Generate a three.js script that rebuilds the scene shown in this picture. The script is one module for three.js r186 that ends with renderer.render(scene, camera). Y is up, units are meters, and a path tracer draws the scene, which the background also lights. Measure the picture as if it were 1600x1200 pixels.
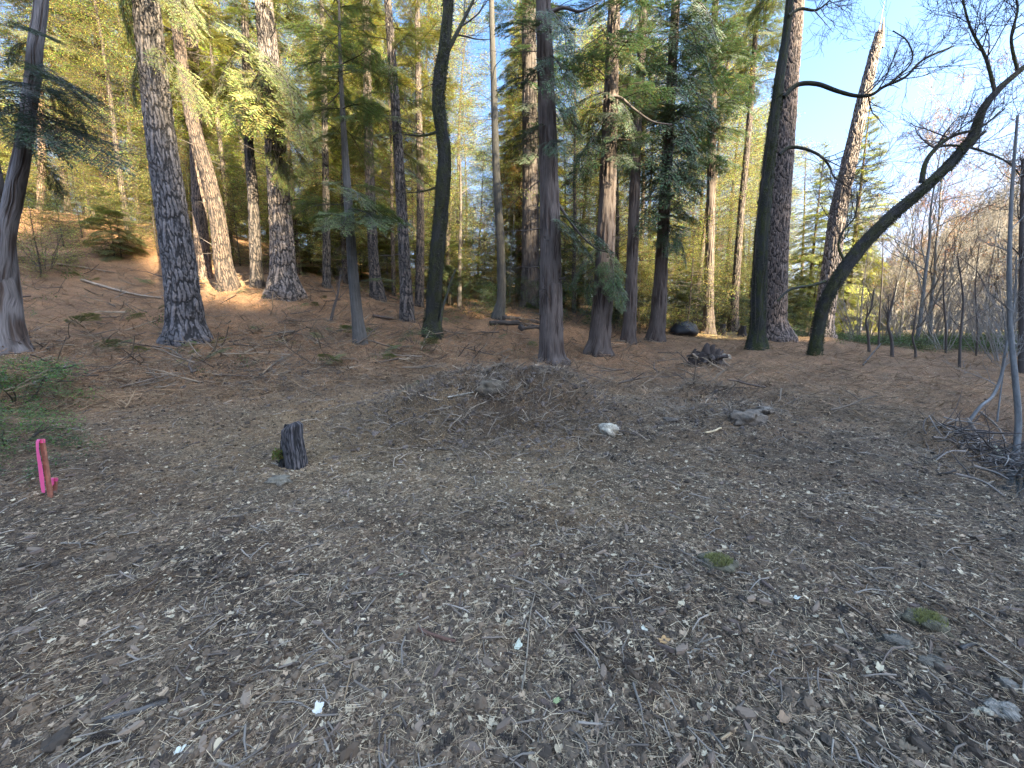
import * as THREE from 'three';
import { ImprovedNoise } from 'three/addons/math/ImprovedNoise.js';
import { mergeGeometries } from 'three/addons/utils/BufferGeometryUtils.js';

const clamp = (x, a, b) => Math.min(b, Math.max(a, x));
const ss = (a, b, x) => { const t = clamp((x - a) / (b - a), 0, 1); return t * t * (3 - 2 * t); };
const mix = (a, b, t) => a + (b - a) * t;
// ---------------------------------------------------------------- camera, sky, sun, exposure
const scene = new THREE.Scene();
const PITCH = 7.77 * Math.PI / 180, EYE = 1.6, FOC = 601;      // focal length in pixels of a 1600 x 1200 frame
const camera = new THREE.PerspectiveCamera(89.9, 4 / 3, 0.05, 2000);
camera.position.set(0, EYE, 0);
camera.rotation.x = -PITCH;
const SUN = new THREE.Vector3(0.60, 0.55, 0.66).normalize();
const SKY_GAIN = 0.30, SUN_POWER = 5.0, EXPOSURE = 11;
{
  const W = 512, H = 256, data = new Float32Array(W * H * 4);
  for (let j = 0; j < H; j++) for (let i = 0; i < W; i++) {
    const el = (j + 0.5) / H * Math.PI - Math.PI / 2, az = ((i + 0.5) / W - 0.5) * 2 * Math.PI;
    const d = new THREE.Vector3(Math.cos(el) * Math.cos(az), Math.sin(el), Math.cos(el) * Math.sin(az));
    const up = Math.max(d.y, 0.03), g = Math.acos(Math.min(1, Math.max(-1, d.dot(SUN))));
    let L = (1 - Math.exp(-0.32 / up)) * (0.91 + 24 * Math.exp(-2.9 * Math.max(g, 0.12)) + 0.2 * Math.cos(g) ** 2);  // CIE sky formula, glow round the sun strengthened to brighten the shaded ground
    const white = Math.min(1, Math.exp(-up * 4.2) * 0.72 + Math.exp(-g * 1.7) * 0.9);
    const deep = [0.165, 0.47, 1.06], pale = [1.04, 1.0, 0.95];
    L *= mix(0.62, 1, ss(0, 0.45, d.y));
    if (d.y < 0) L *= 0.5;
    const k = (j * W + i) * 4;
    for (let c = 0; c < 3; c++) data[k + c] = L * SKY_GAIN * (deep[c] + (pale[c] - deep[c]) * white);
    data[k + 3] = 1;
  }
  const sky = new THREE.DataTexture(data, W, H, THREE.RGBAFormat, THREE.FloatType);
  sky.mapping = THREE.EquirectangularReflectionMapping; sky.magFilter = THREE.LinearFilter; sky.minFilter = THREE.LinearFilter; sky.needsUpdate = true;
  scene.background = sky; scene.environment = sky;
}
const sun = new THREE.DirectionalLight(new THREE.Color().setRGB(1.0, 0.87, 0.62), SUN_POWER);
sun.position.copy(SUN).multiplyScalar(150); sun.castShadow = true; sun.shadow.radius = 1.3;
sun.shadow.mapSize.set(4096, 4096);
Object.assign(sun.shadow.camera, { left: -90, right: 90, top: 90, bottom: -90, near: 1, far: 400 });
scene.add(sun, sun.target);
const renderer = new THREE.WebGLRenderer({ antialias: true });
renderer.toneMapping = THREE.LinearToneMapping; renderer.toneMappingExposure = EXPOSURE;
renderer.shadowMap.enabled = true; renderer.shadowMap.type = THREE.PCFSoftShadowMap;

// ---------------------------------------------------------------- helpers
const V = (x, y, z) => new THREE.Vector3(x, y, z);
function RNG(a) { return () => { a |= 0; a = a + 0x6D2B79F5 | 0; let t = Math.imul(a ^ a >>> 15, 1 | a); t = t + Math.imul(t ^ t >>> 7, 61 | t) ^ t; return ((t ^ t >>> 14) >>> 0) / 4294967296; }; }
const perlin = new ImprovedNoise();
const n3 = (x, y, z = 0) => perlin.noise(x, y, z);
const fbm = (x, y, z = 0, o = 4) => { let s = 0, a = 1; for (let i = 0; i < o; i++) { s += a * n3(x, y, z); x = x * 2.03 + 7.1; y = y * 2.03 + 3.7; z = z * 2.03 + 1.3; a *= 0.5; } return s; };
// a pixel of the 1600 x 1200 frame, seen at a horizontal distance d ahead, as a point of the world
function ray(px, py) { const cx = (px - 800) / FOC, cy = (600 - py) / FOC, c = Math.cos(PITCH), s = Math.sin(PITCH); return V(cx, cy * c - s, -(c + cy * s)); }
function at(px, py, d) { const r = ray(px, py); return r.multiplyScalar(d / -r.z).add(V(0, EYE, 0)); }
const used = {};
function numbered(name) { const n = used[name] = (used[name] ?? -1) + 1; return n ? name + '_' + String(n).padStart(3, '0') : name; }
function tag(o, label, category, group, kind) {
  if (label) o.userData.label = label;
  if (category) o.userData.category = category;
  if (group) o.userData.group = group;
  if (kind) o.userData.kind = kind;
  return o;
}
function thing(name, label, category, pos = V(0, 0, 0), group) { const o = new THREE.Group(); o.name = numbered(name); o.position.copy(pos); scene.add(o); return tag(o, label, category, group); }
function shade(o) { o.castShadow = o.receiveShadow = true; return o; }
function part(name, geo, mat, parent, local = true) {           // geometry is given in world coordinates and moved into its thing's own
  if (local && parent !== scene) { const w = V(0, 0, 0); for (let p = parent; p && p !== scene; p = p.parent) w.add(p.position); geo.translate(-w.x, -w.y, -w.z); }
  const m = shade(new THREE.Mesh(geo, mat)); m.name = name; parent.add(m); return m;
}
function copyOf(o, label, group) { const c = o.clone(); c.name = numbered(o.name.replace(/_\d{3}$/, '')); c.userData = { ...o.userData }; tag(c, label, null, group); scene.add(c); return c; }

// ---------------------------------------------------------------- terrain
const PX = [  // pixel x, y and distance of points where things meet the ground
  [18, 560, 6.5], [297, 540, 10], [357, 457, 14], [403, 455, 14.5], [445, 462, 14], [563, 543, 9.5], [675, 532, 11.5], [636, 508, 14], [590, 470, 17],
  [778, 510, 15], [830, 480, 20], [862, 580, 11], [935, 556, 13], [980, 540, 16], [1025, 535, 17], [1107, 525, 20], [1145, 521, 23], [1180, 552, 13.5],
  [1207, 533, 16], [1283, 528, 17], [1272, 562, 12], [510, 450, 17], [720, 482, 20], [250, 345, 21], [60, 350, 19], [140, 420, 15.5], [230, 470, 13], [400, 400, 21], [560, 425, 24], [1357, 552, 14],
  [1500, 576, 10.5], [1393, 560, 12.5], [462, 725, 4.6], [75, 772, 3.4], [590, 600, 7.6], [250, 620, 6.2], [1100, 570, 11.5], [1000, 640, 6.5], [1250, 640, 6.8],
];
const PW = [  // world x, z, height
  [0, 0, 0], [-3, 0, 0], [3, 0, 0], [0, -2.5, 0], [-2, -2.5, 0], [2.5, -3, 0], [0, 3, 0], [-6, 0, .4], [6, 0, -.1], [-6, 4, .5], [6, 4, -.1], [0, 8, .1], [-10, 0, 1.2], [-14, -4, 2.2], [10, 0, -.1], [12, 5, 0], [4, -5, .06], [0.5, -5, .05],
  [7, -6.5, .12], [10, -8, .3], [16, -12, .55], [20, -20, .95], [28, -25, 1], [14, -18, 1.0], [-10, 8, 1.4], [10, 10, 0], [-20, -8, 4.4], [-25, -20, 8.8], [-26, 0, 5], [28, -10, .6], [28, 5, .6], [0, 20, 1], [-20, 20, 3], [20, 20, 1], [0, -34, 5], [16, -34, 2.2], [-16, -34, 9],
];
const CP = [...PX.map(([a, b, d]) => { const p = at(a, b, d); return [p.x, p.z, p.y]; }), ...PW];
const U = r2 => r2 > 1e-9 ? 0.5 * r2 * Math.log(r2) : 0;
const TPS = (() => {
  const n = CP.length, N = n + 3, A = [];
  for (let i = 0; i < N; i++) A.push(new Float64Array(N + 1));
  for (let i = 0; i < n; i++) {
    for (let j = 0; j < n; j++) A[i][j] = U((CP[i][0] - CP[j][0]) ** 2 + (CP[i][1] - CP[j][1]) ** 2) + (i === j ? 0.6 : 0);
    A[i][n] = A[n][i] = 1; A[i][n + 1] = A[n + 1][i] = CP[i][0]; A[i][n + 2] = A[n + 2][i] = CP[i][1]; A[i][N] = CP[i][2];
  }
  for (let c = 0; c < N; c++) {
    let p = c; for (let r = c + 1; r < N; r++) if (Math.abs(A[r][c]) > Math.abs(A[p][c])) p = r;
    [A[c], A[p]] = [A[p], A[c]];
    for (let r = 0; r < N; r++) if (r !== c && A[r][c]) { const f = A[r][c] / A[c][c]; for (let k = c; k <= N; k++) A[r][k] -= f * A[c][k]; }
  }
  return A.map((r, i) => r[N] / r[i]);
})();
function tps(x, z) { const n = CP.length; let s = TPS[n] + TPS[n + 1] * x + TPS[n + 2] * z; for (let i = 0; i < n; i++) { const dx = x - CP[i][0], dz = z - CP[i][1]; s += TPS[i] * U(dx * dx + dz * dz); } return s; }
const softplus = x => x > 20 ? x : Math.log(1 + Math.exp(x));
function farHeight(x, z) {
  const hill = 1 + 1.2 * softplus((2.2 - 0.2 * x + 0.15 * (-z - 20)) / 1.2), cap = 34 * (1 - Math.exp(-hill / 34));
  const v = x * 0.9 + z * 0.62;
  return cap + RIDGE * ss(42, 85, v) * mix(0.42, 1.17, ss(0, 75, z)) + 21 * ss(34, 70, x * 0.95 + z * 0.45) * (1 - ss(-50, -15, z)) + 1.5 * n3(x * 0.03, z * 0.03, 5);
}
const RIDGE = 57;
const CREEK = [[5.0, 2], [5.9, -1.5], [7.3, -3.5], [9.15, -5.5], [12.2, -6.9], [17, -8.6], [26, -10], [40, -11]];
function creekDist(x, z) { let b = 1e9; for (let i = 0; i + 1 < CREEK.length; i++) { const [ax, az] = CREEK[i], [bx, bz] = CREEK[i + 1], dx = bx - ax, dz = bz - az, t = clamp(((x - ax) * dx + (z - az) * dz) / (dx * dx + dz * dz), 0, 1); b = Math.min(b, Math.hypot(x - ax - t * dx, z - az - t * dz)); } return b; }
const BUMPS = [];   // x, z, rx, rz, height of mounds and hollows
function mound(px, py, d, rx, rz, h) { const p = at(px, py, d); BUMPS.push([p.x, p.z, rx, rz, h]); }
mound(760, 640, 6.5, 1.5, 0.8, 0.5); mound(655, 665, 6.0, 0.5, 0.4, 0.14); mound(905, 640, 6.6, 0.5, 0.4, 0.16); mound(850, 650, 6.5, 0.9, 0.8, 0.38); mound(690, 668, 6.0, 0.8, 0.6, 0.28); mound(640, 690, 5.4, 0.7, 0.4, 0.07); mound(765, 600, 7.5, 0.5, 0.4, 0.3);
mound(1170, 655, 6.2, 0.5, 0.4, 0.2); mound(1095, 615, 7.8, 0.6, 0.4, 0.24); mound(1045, 690, 5.3, 0.4, 0.3, 0.07); mound(1110, 578, 10.3, 0.9, 0.6, 0.15); mound(862, 582, 11, 1.0, 0.9, 0.16); mound(330, 590, 7.6, 0.9, 0.5, 0.12); mound(390, 580, 8, .7, .4, .14);
mound(1210, 625, 7.4, 0.5, 0.22, -0.1); mound(1480, 690, 5.3, 0.45, 0.4, -0.3); mound(1430, 850, 3.0, .35, .3, .05); mound(800, 505, 15, 1.6, .6, .25); mound(900, 520, 16, 1.4, .8, .35); mound(1410, 545, 14.5, .8, .5, .18);
for (const [a, b, d] of PX.slice(0, 21)) { const p = at(a, b, d), k = d < 12.5 ? 0.85 : 0.7; BUMPS.push([p.x, p.z + 0.1, k, k * 0.85, 0.15]); }
function baseHeight(x, z) {
  const r = Math.hypot(x, z), b = ss(24, 40, r);
  let h = b < 1 ? tps(x, z) : 0;
  if (b > 0) h = mix(h, farHeight(x, z), b);
  if (r < 60) { const cd = creekDist(x, z); if (cd < 2.9) h -= 0.82 * (1 - ss(0.8, 2.35 + 0.4 * n3(x * 1.3, z * 1.3, 3), cd)); }
  for (const [a, c, rx, rz, k] of BUMPS) { const q = ((x - a) / rx) ** 2 + ((z - c) / rz) ** 2; if (q < 7) h += k * Math.exp(-q); }
  return h;
}
function rough(x, z) {
  const r = Math.hypot(x, z), f = 1 - ss(12, 30, r), churn = 0.6 + 0.8 * ss(-0.25, 0.4, n3(x * 0.5, z * 0.5, 9)) + 1.6 * Math.exp(-(((x + 0.1) / 2.0) ** 2 + ((z + 6.6) / 1.2) ** 2)) + 1.0 * Math.exp(-(((x - 4) / 1.6) ** 2 + ((z + 7) / 1.8) ** 2));
  let h = 0.05 * n3(x * 0.9, z * 0.9, 1) + 0.12 * ss(8, 20, r) * n3(x * 0.3, z * 0.3, 4);
  const md = f > 0 ? Math.exp(-(((x + 0.3) / 2.1) ** 2 + ((z + 6.1) / 1.0) ** 2)) + 0.8 * Math.exp(-(((x - 3.8) / 1.0) ** 2 + ((z + 7) / 1.3) ** 2)) : 0;
  if (md > 0.02) h += md * (0.17 * n3(x * 2.3, z * 2.3, 61) + 0.13 * Math.abs(n3(x * 4.6, z * 4.6, 62)) + 0.05 * n3(x * 10, z * 10, 63));
  if (f > 0) h += f * churn * (0.030 * n3(x * 3.1, z * 3.1, 2) + 0.022 * n3(x * 7, z * 7, 6) + 0.016 * Math.abs(n3(x * 14, z * 14, 8)) + 0.012 * n3(x * 27, z * 27, 11));
  return h;
}
const ground = (x, z) => baseHeight(x, z) + rough(x, z);
function groundAt(px, py) {                                        // where a line of sight meets the ground
  const r = ray(px, py).normalize(); let t = 0.8;
  for (let i = 0; i < 1500; i++) { const y = EYE + r.y * t, h = ground(r.x * t, r.z * t); if (y <= h) break; t += Math.max(0.012, (y - h) * 0.35); if (t > 70) break; }
  return V(r.x * t, ground(r.x * t, r.z * t), r.z * t);
}
const onGround = (px, d) => { const p = at(px, 520, d); p.y = ground(p.x, p.z); return p; };

// ---------------------------------------------------------------- textures
const h2 = (i, j, s = 0) => { let h = Math.imul(i, 374761393) ^ Math.imul(j, 668265263) ^ Math.imul(s, 2147483647 ^ 0x5bd1e995); h = Math.imul(h ^ h >>> 13, 1274126177); return ((h ^ h >>> 16) >>> 0) / 4294967296; };
const mod = (a, n) => ((a % n) + n) % n;
function vnoise(x, y, px, py, s) { const i = Math.floor(x), j = Math.floor(y), f = x - i, g = y - j, a = f * f * (3 - 2 * f), b = g * g * (3 - 2 * g), H = (u, v) => h2(mod(u, px), mod(v, py), s); return mix(mix(H(i, j), H(i + 1, j), a), mix(H(i, j + 1), H(i + 1, j + 1), a), b); }
function worley(x, y, px, py, s) { const i = Math.floor(x), j = Math.floor(y); let a = 9, b = 9, id = 0; for (let u = -1; u <= 1; u++) for (let v = -1; v <= 1; v++) { const I = mod(i + u, px), J = mod(j + v, py), cx = i + u + 0.1 + 0.8 * h2(I, J, s), cy = j + v + 0.1 + 0.8 * h2(I, J, s + 1), d = Math.hypot(x - cx, y - cy); if (d < a) { b = a; a = d; id = h2(I, J, s + 2); } else if (d < b) b = d; } return [a, b, id]; }
function dataTex(W, H, fn, srgb) {
  const d = new Uint8Array(W * H * 4), hgt = new Float32Array(W * H);
  for (let j = 0; j < H; j++) for (let i = 0; i < W; i++) { const c = fn(i / W, j / H), k = (j * W + i) * 4; hgt[j * W + i] = c[3]; for (let q = 0; q < 3; q++) { const l = clamp(c[q], 0, 1); d[k + q] = Math.round(255 * (l <= 0.0031308 ? l * 12.92 : 1.055 * l ** (1 / 2.4) - 0.055)); } d[k + 3] = 255; }
  const mk = (arr, cs) => { const t = new THREE.DataTexture(arr, W, H, THREE.RGBAFormat); t.wrapS = t.wrapT = THREE.RepeatWrapping; t.magFilter = THREE.LinearFilter; t.minFilter = THREE.LinearMipmapLinearFilter; t.generateMipmaps = true; if (cs) t.colorSpace = cs; t.needsUpdate = true; return t; };
  const b = new Uint8Array(W * H * 4); for (let k = 0; k < W * H; k++) { b[k * 4] = b[k * 4 + 1] = b[k * 4 + 2] = Math.round(255 * clamp(hgt[k], 0, 1)); b[k * 4 + 3] = 255; }
  return { map: mk(d, THREE.SRGBColorSpace), bump: mk(b), W, H, hgt, sample(u, v) { return hgt[Math.floor(mod(v, 1) * H) * W + Math.floor(mod(u, 1) * W)]; } };
}
// one tile of bark is 1 m round the trunk and 2 m up it
const pineBark = dataTex(512, 1024, (u, v) => {
  const wx = (vnoise(u * 5, v * 7, 5, 7, 1) - 0.5) * 0.9 + (vnoise(u * 20, v * 26, 20, 26, 2) - 0.5) * 0.28, wy = (vnoise(u * 12, v * 6, 12, 6, 9) - 0.5) * 1.2;
  const [a, b, id] = worley(u * 11 + wx, v * 5 + wy, 11, 5, 3), id2 = worley(u * 30 + wx * 2, v * 22 + wy * 2, 30, 22, 7)[2];
  const fine = vnoise(u * 110, v * 60, 110, 60, 6), flake = vnoise(u * 34, v * 50, 34, 50, 8), broad = vnoise(u * 4, v * 5, 4, 5, 10), fib = vnoise(u * 70, v * 12, 70, 12, 12);
  const plate = ss(0.03, 0.36 + 0.3 * (broad - 0.5), b - a + 0.3 * (flake - 0.5) + 0.14 * (fib - 0.5));
  const l = mix(0.02, (0.07 + 0.06 * id + 0.045 * id2 + 0.07 * (fine - 0.5) + 0.06 * (flake - 0.5) + 0.05 * (fib - 0.5)) * (0.75 + 0.5 * broad), plate);
  return [l * (1.08 + 0.1 * id2), l * 0.96, l * (0.9 - 0.1 * id2), clamp(plate * (0.5 + 0.3 * id + 0.2 * id2) * (0.85 + 0.15 * fine), 0, 1)];
});
const cedarBark = dataTex(512, 1024, (u, v) => {
  const w = (vnoise(u * 6, v * 6, 6, 6, 11) - 0.5) * 0.05 + (vnoise(u * 14, v * 10, 14, 10, 12) - 0.5) * 0.025;
  const r = 1 - Math.abs(2 * vnoise((u + w) * 24, v * 3, 24, 3, 13) - 1), r2 = vnoise((u + w) * 60, v * 7, 60, 7, 14), r3 = vnoise((u + w * 1.3) * 150, v * 18, 150, 18, 15);
  const h = clamp(0.15 + 0.6 * ss(0.15, 0.75, r) + 0.25 * (r2 - 0.5) + 0.2 * (r3 - 0.5), 0, 1);
  const l = mix(0.022, 0.17, h ** 1.2) * (0.8 + 0.4 * r3), red = 1 - ss(0.25, 0.65, h);
  return [l * (1.1 + 0.3 * red), l * 0.95, l * (0.88 - 0.15 * red), h];
});
const mossBark = dataTex(512, 512, (u, v) => {
  const m = vnoise(u * 5, v * 5, 5, 5, 21) * 0.5 + vnoise(u * 13, v * 13, 13, 13, 22) * 0.3 + vnoise(u * 40, v * 40, 40, 40, 23) * 0.2, f = vnoise(u * 110, v * 110, 110, 110, 24), k = ss(0.42, 0.6, m);
  const b = 0.022 + 0.035 * f;
  return [mix(b * 1.05, 0.032 + 0.035 * f, k), mix(b, 0.034 + 0.036 * f, k), mix(b * 0.9, 0.01 + 0.008 * f, k), 0.4 * f + 0.6 * m];
});
const greyBark = dataTex(512, 512, (u, v) => {
  const a = vnoise(u * 30, v * 6, 30, 6, 31), b = vnoise(u * 8, v * 16, 8, 16, 32), c = vnoise(u * 80, v * 60, 80, 60, 33), l = 0.10 + 0.09 * a + 0.05 * (b - 0.5) + 0.05 * (c - 0.5);
  return [l * 1.03, l, l * 0.93, 0.5 * a + 0.3 * c + 0.2 * b];
});
const rockTex = dataTex(512, 512, (u, v) => {
  const a = vnoise(u * 4, v * 4, 4, 4, 41), b = vnoise(u * 16, v * 16, 16, 16, 42), c = vnoise(u * 70, v * 70, 70, 70, 43), l = 0.55 + 0.3 * (a - 0.5) + 0.25 * (b - 0.5) + 0.25 * (c - 0.5);
  return [l, l * 0.98, l * 0.95, 0.4 * b + 0.4 * c + 0.2 * a];
});
// the ground's own fine grain: mulch of short fibres and crumbs, 1.6 m a tile
const mulch = (() => {
  const N = 1024, col = new Float32Array(N * N * 3), hg = new Float32Array(N * N), r = RNG(99);
  for (let k = 0; k < N * N; k++) { const n = 0.34 + 0.2 * (h2(k % N, k / N | 0, 5) - 0.5); col[k * 3] = n; col[k * 3 + 1] = n * 0.93; col[k * 3 + 2] = n * 0.88; hg[k] = 0.3 * n; }
  for (let q = 0; q < 26000; q++) {
    const x = r() * N, y = r() * N, a = r() * 6.283, L = (r() < 0.75 ? 3 + 9 * r() : 12 + 26 * r()), w = 0.6 + (L < 12 ? 2.6 : 0.9) * r(), t = r(), l = t < 0.45 ? 0.14 + 0.25 * r() : t < 0.9 ? 0.4 + 0.4 * r() : 0.85 + 0.6 * r(), wm = 0.03 + 0.12 * r(), ca = Math.cos(a), sa = Math.sin(a), z = 0.35 + 0.65 * q / 26000;
    for (let u = -L / 2; u <= L / 2; u += 0.7) for (let v = -w / 2; v <= w / 2; v += 0.7) { const k = mod(Math.round(y + u * sa + v * ca), N) * N + mod(Math.round(x + u * ca - v * sa), N); col[k * 3] = l; col[k * 3 + 1] = l * (1 - wm); col[k * 3 + 2] = l * (1 - 2.1 * wm); hg[k] = z; }
  }
  return dataTex(N, N, (u, v) => { const k = Math.floor(v * N + 1e-6) * N + Math.floor(u * N + 1e-6); return [col[k * 3], col[k * 3 + 1], col[k * 3 + 2], hg[k]]; });
})();
const M = (o) => new THREE.MeshStandardMaterial({ roughness: 0.95, ...o });
const col = (r, g, b) => new THREE.Color().setRGB(r, g, b);
const mat = {
  ground: M({ map: mulch.map, bumpMap: mulch.bump, bumpScale: 0.012, vertexColors: true, roughness: 1 }),
  pine: M({ map: pineBark.map, bumpMap: pineBark.bump, bumpScale: 0.03, vertexColors: true }),
  cedar: M({ map: cedarBark.map, bumpMap: cedarBark.bump, bumpScale: 0.03, vertexColors: true }),
  moss: M({ map: mossBark.map, bumpMap: mossBark.bump, bumpScale: 0.045, vertexColors: true, roughness: 1 }),
  grey: M({ map: greyBark.map, bumpMap: greyBark.bump, bumpScale: 0.01, vertexColors: true }),
  rock: M({ map: rockTex.map, bumpMap: rockTex.bump, bumpScale: 0.012, vertexColors: true }),
  wood: M({ map: greyBark.map, bumpMap: greyBark.bump, bumpScale: 0.004, color: col(2.1, 1.55, 1.05), vertexColors: true }),
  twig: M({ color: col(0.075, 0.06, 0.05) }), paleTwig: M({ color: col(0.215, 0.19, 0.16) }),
  needle: new THREE.MeshPhysicalMaterial({ color: 0xffffff, vertexColors: true, roughness: 0.8, transmission: 0.48, thickness: 0, specularIntensity: 0.4 }),
  leaf: new THREE.MeshPhysicalMaterial({ color: 0xffffff, vertexColors: true, roughness: 0.85, transmission: 0.55, thickness: 0, specularIntensity: 0.4 }),
  litter: M({ vertexColors: true, roughness: 0.9 }), dryLeaf: M({ vertexColors: true, roughness: 0.85, side: THREE.DoubleSide }),
  ribbon: new THREE.MeshPhysicalMaterial({ color: col(0.95, 0.12, 0.30), roughness: 0.5, transmission: 0.25, thickness: 0 }), stake: M({ map: greyBark.map, color: col(2.1, 0.8, .5) }),
  water: new THREE.MeshPhysicalMaterial({ color: col(0.02, 0.025, 0.025), roughness: 0.12, specularIntensity: 1 }),
  black: M({ color: col(0.012, 0.012, 0.013), roughness: 0.55 }),
};

// ---------------------------------------------------------------- geometry builders
function makeGeo(pos, idx, uv, color) {
  const g = new THREE.BufferGeometry(); g.setAttribute('position', new THREE.Float32BufferAttribute(pos, 3));
  if (uv) g.setAttribute('uv', new THREE.Float32BufferAttribute(uv, 2));
  if (color) g.setAttribute('color', new THREE.Float32BufferAttribute(color, 3));
  if (idx) g.setIndex(idx); return g;
}
// a tapered, bark-covered limb or trunk along points; radius(t, s): t along 0..1, s metres from the start
function sweep(pts, radius, { nr = 8, step = 0.15, tex = null, amp = 0, lump = 0, seed = 0, tint = null, roots = 0, tiles = null, cap = false } = {}) {
  const curve = new THREE.CatmullRomCurve3(pts, false, 'centripetal'), len = curve.getLength(), nh = Math.max(2, Math.round(len / step));
  const pos = [], uv = [], color = [], idx = [], R0 = radius(0.15, len * 0.15), T = tiles ?? Math.max(0.25, Math.round(2 * Math.PI * R0 * 4) / 4), n = tex ? Math.max(1, Math.round(T)) : 1;
  const side = V(0, 0, 1); let A = null;
  for (let j = 0; j <= nh; j++) {
    const t = j / nh, p = curve.getPointAt(t), tan = curve.getTangentAt(t), s = t * len;
    if (!A) A = (Math.abs(tan.z) < 0.9 ? side.clone() : V(1, 0, 0)); A = A.clone().addScaledVector(tan, -A.dot(tan)).normalize();
    const B = tan.clone().cross(A);
    for (let i = 0; i <= nr; i++) {
      const a = i / nr * 2 * Math.PI, u = i / nr * (tex ? n : T), v = s / 2, ca = Math.cos(a), sa = Math.sin(a);
      let r = radius(t, s);
      if (roots) r *= 1 + roots * Math.exp(-Math.max(0, s - 0.3) / 0.28) * (0.55 + 0.45 * Math.cos(a * 5 + seed + 0.8 * Math.sin(a * 2 + seed)));
      if (lump) { const q = s / Math.max(0.12, R0 * 2); r *= 1 + lump * (n3(ca * 1.2 + seed, sa * 1.2, q * 0.5) + 0.7 * n3(ca * 2.6 + seed, sa * 2.6, q * 1.5 + 9)); }
      if (tex && amp) r += amp * (tex.sample(u, v) - 0.6);
      const q = p.clone().addScaledVector(A, ca * r).addScaledVector(B, sa * r);
      pos.push(q.x, q.y, q.z); uv.push(u, v); const c = tint ? tint(t, s, a, q) : [1, 1, 1]; color.push(c[0], c[1], c[2]);
    }
  }
  const w = nr + 1;
  for (let j = 0; j < nh; j++) for (let i = 0; i < nr; i++) { const a = j * w + i; idx.push(a, a + 1, a + w, a + 1, a + w + 1, a + w); }
  if (cap) for (const e of [0, nh]) { const p = curve.getPointAt(e / nh), c = pos.length / 3; pos.push(p.x, p.y, p.z); uv.push(0.5, 0.5); const q = cap === true ? [1, 1, 1] : cap; color.push(...q); for (let i = 0; i < nr; i++) e ? idx.push(c, e * w + i, e * w + i + 1) : idx.push(c, i + 1, i); }
  const g = makeGeo(pos, idx, uv, color); g.computeVertexNormals();
  const N = g.attributes.normal; for (let j = 0; j <= nh; j++) { const a = j * w, b = a + nr, v = V(N.getX(a) + N.getX(b), N.getY(a) + N.getY(b), N.getZ(a) + N.getZ(b)).normalize(); N.setXYZ(a, v.x, v.y, v.z); N.setXYZ(b, v.x, v.y, v.z); }
  g.userData.curve = curve; return g;
}
// many thin twigs in one buffer
class Twigs {
  constructor() { this.p = []; this.i = []; this.n = []; }
  stick(pts, r0, r1, k = 3) {
    const m = pts.length; let A = V(0.3, 0.2, 1);
    for (let j = 0; j < m; j++) {
      const t = pts[Math.min(m - 1, j + 1)].clone().sub(pts[Math.max(0, j - 1)]).normalize(); A = A.clone().addScaledVector(t, -A.dot(t)); if (A.lengthSq() < 1e-6) A.set(t.y, -t.x, 0.1); A.normalize();
      const B = t.clone().cross(A), r = mix(r0, r1, j / (m - 1)), base = this.p.length / 3;
      for (let i = 0; i < k; i++) { const a = i / k * 6.2832, nx = V(0, 0, 0).addScaledVector(A, Math.cos(a)).addScaledVector(B, Math.sin(a)); this.p.push(pts[j].x + nx.x * r, pts[j].y + nx.y * r, pts[j].z + nx.z * r); this.n.push(nx.x, nx.y, nx.z); }
      if (j < m - 1) for (let i = 0; i < k; i++) { const a = base + i, b = base + (i + 1) % k; this.i.push(a, b, a + k, b, b + k, a + k); }
    }
  }
  geo() { const g = makeGeo(this.p, this.i, null, null); g.setAttribute('normal', new THREE.Float32BufferAttribute(this.n, 3)); g.setAttribute('color', new THREE.Float32BufferAttribute(new Float32Array(this.p.length).fill(1), 3)); g.setAttribute('uv', new THREE.Float32BufferAttribute(new Float32Array(this.p.length / 3 * 2), 2)); return g; }
}
function wander(r, p, dir, len, k, wob, lift = 0) { const o = [p.clone()], d = dir.clone(), q = p.clone(); for (let i = 0; i < k; i++) { d.x += wob * (r() - 0.5); d.y += wob * (r() - 0.5) + lift; d.z += wob * (r() - 0.5); d.normalize(); q.addScaledVector(d, len / k); o.push(q.clone()); } return o; }
function along(pts, t) { const f = t * (pts.length - 1), i = Math.min(pts.length - 2, Math.floor(f)); return [pts[i].clone().lerp(pts[i + 1], f - i), pts[i + 1].clone().sub(pts[i]).normalize()]; }
// bare limbs that fork again and again, grown from a limb's points
function ramify(tw, r, pts, r0, level, { count, len, spread, lift = 0.05, from = 0.25, minR = 0.0035 }, tips) {
  const n = Math.round(count[level] * (0.8 + 0.4 * r()));
  for (let k = 0; k < n; k++) {
    const t = from + (1 - from) * (k + r()) / n, [p, d] = along(pts, t), rr = Math.max(minR, r0 * (1 - 0.75 * t) * 0.55), L = len[level] * (0.55 + 0.75 * r()) * (1.15 - 0.5 * t);
    const dir = d.clone().multiplyScalar(0.8).add(V(r() - 0.5, r() - 0.5 + lift * 4, r() - 0.5).normalize().multiplyScalar(spread)).normalize();
    const b = wander(r, p, dir, L, level >= 2 ? 3 : 4, 0.5, lift);
    tw.stick(b, rr, Math.max(minR * 0.7, rr * 0.3), rr > 0.02 ? 5 : 3);
    if (level + 1 < count.length) ramify(tw, r, b, rr, level + 1, { count, len, spread, lift, from: 0.15, minR }, tips); else if (tips) tips.push(b[b.length - 1]);
  }
}
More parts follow.
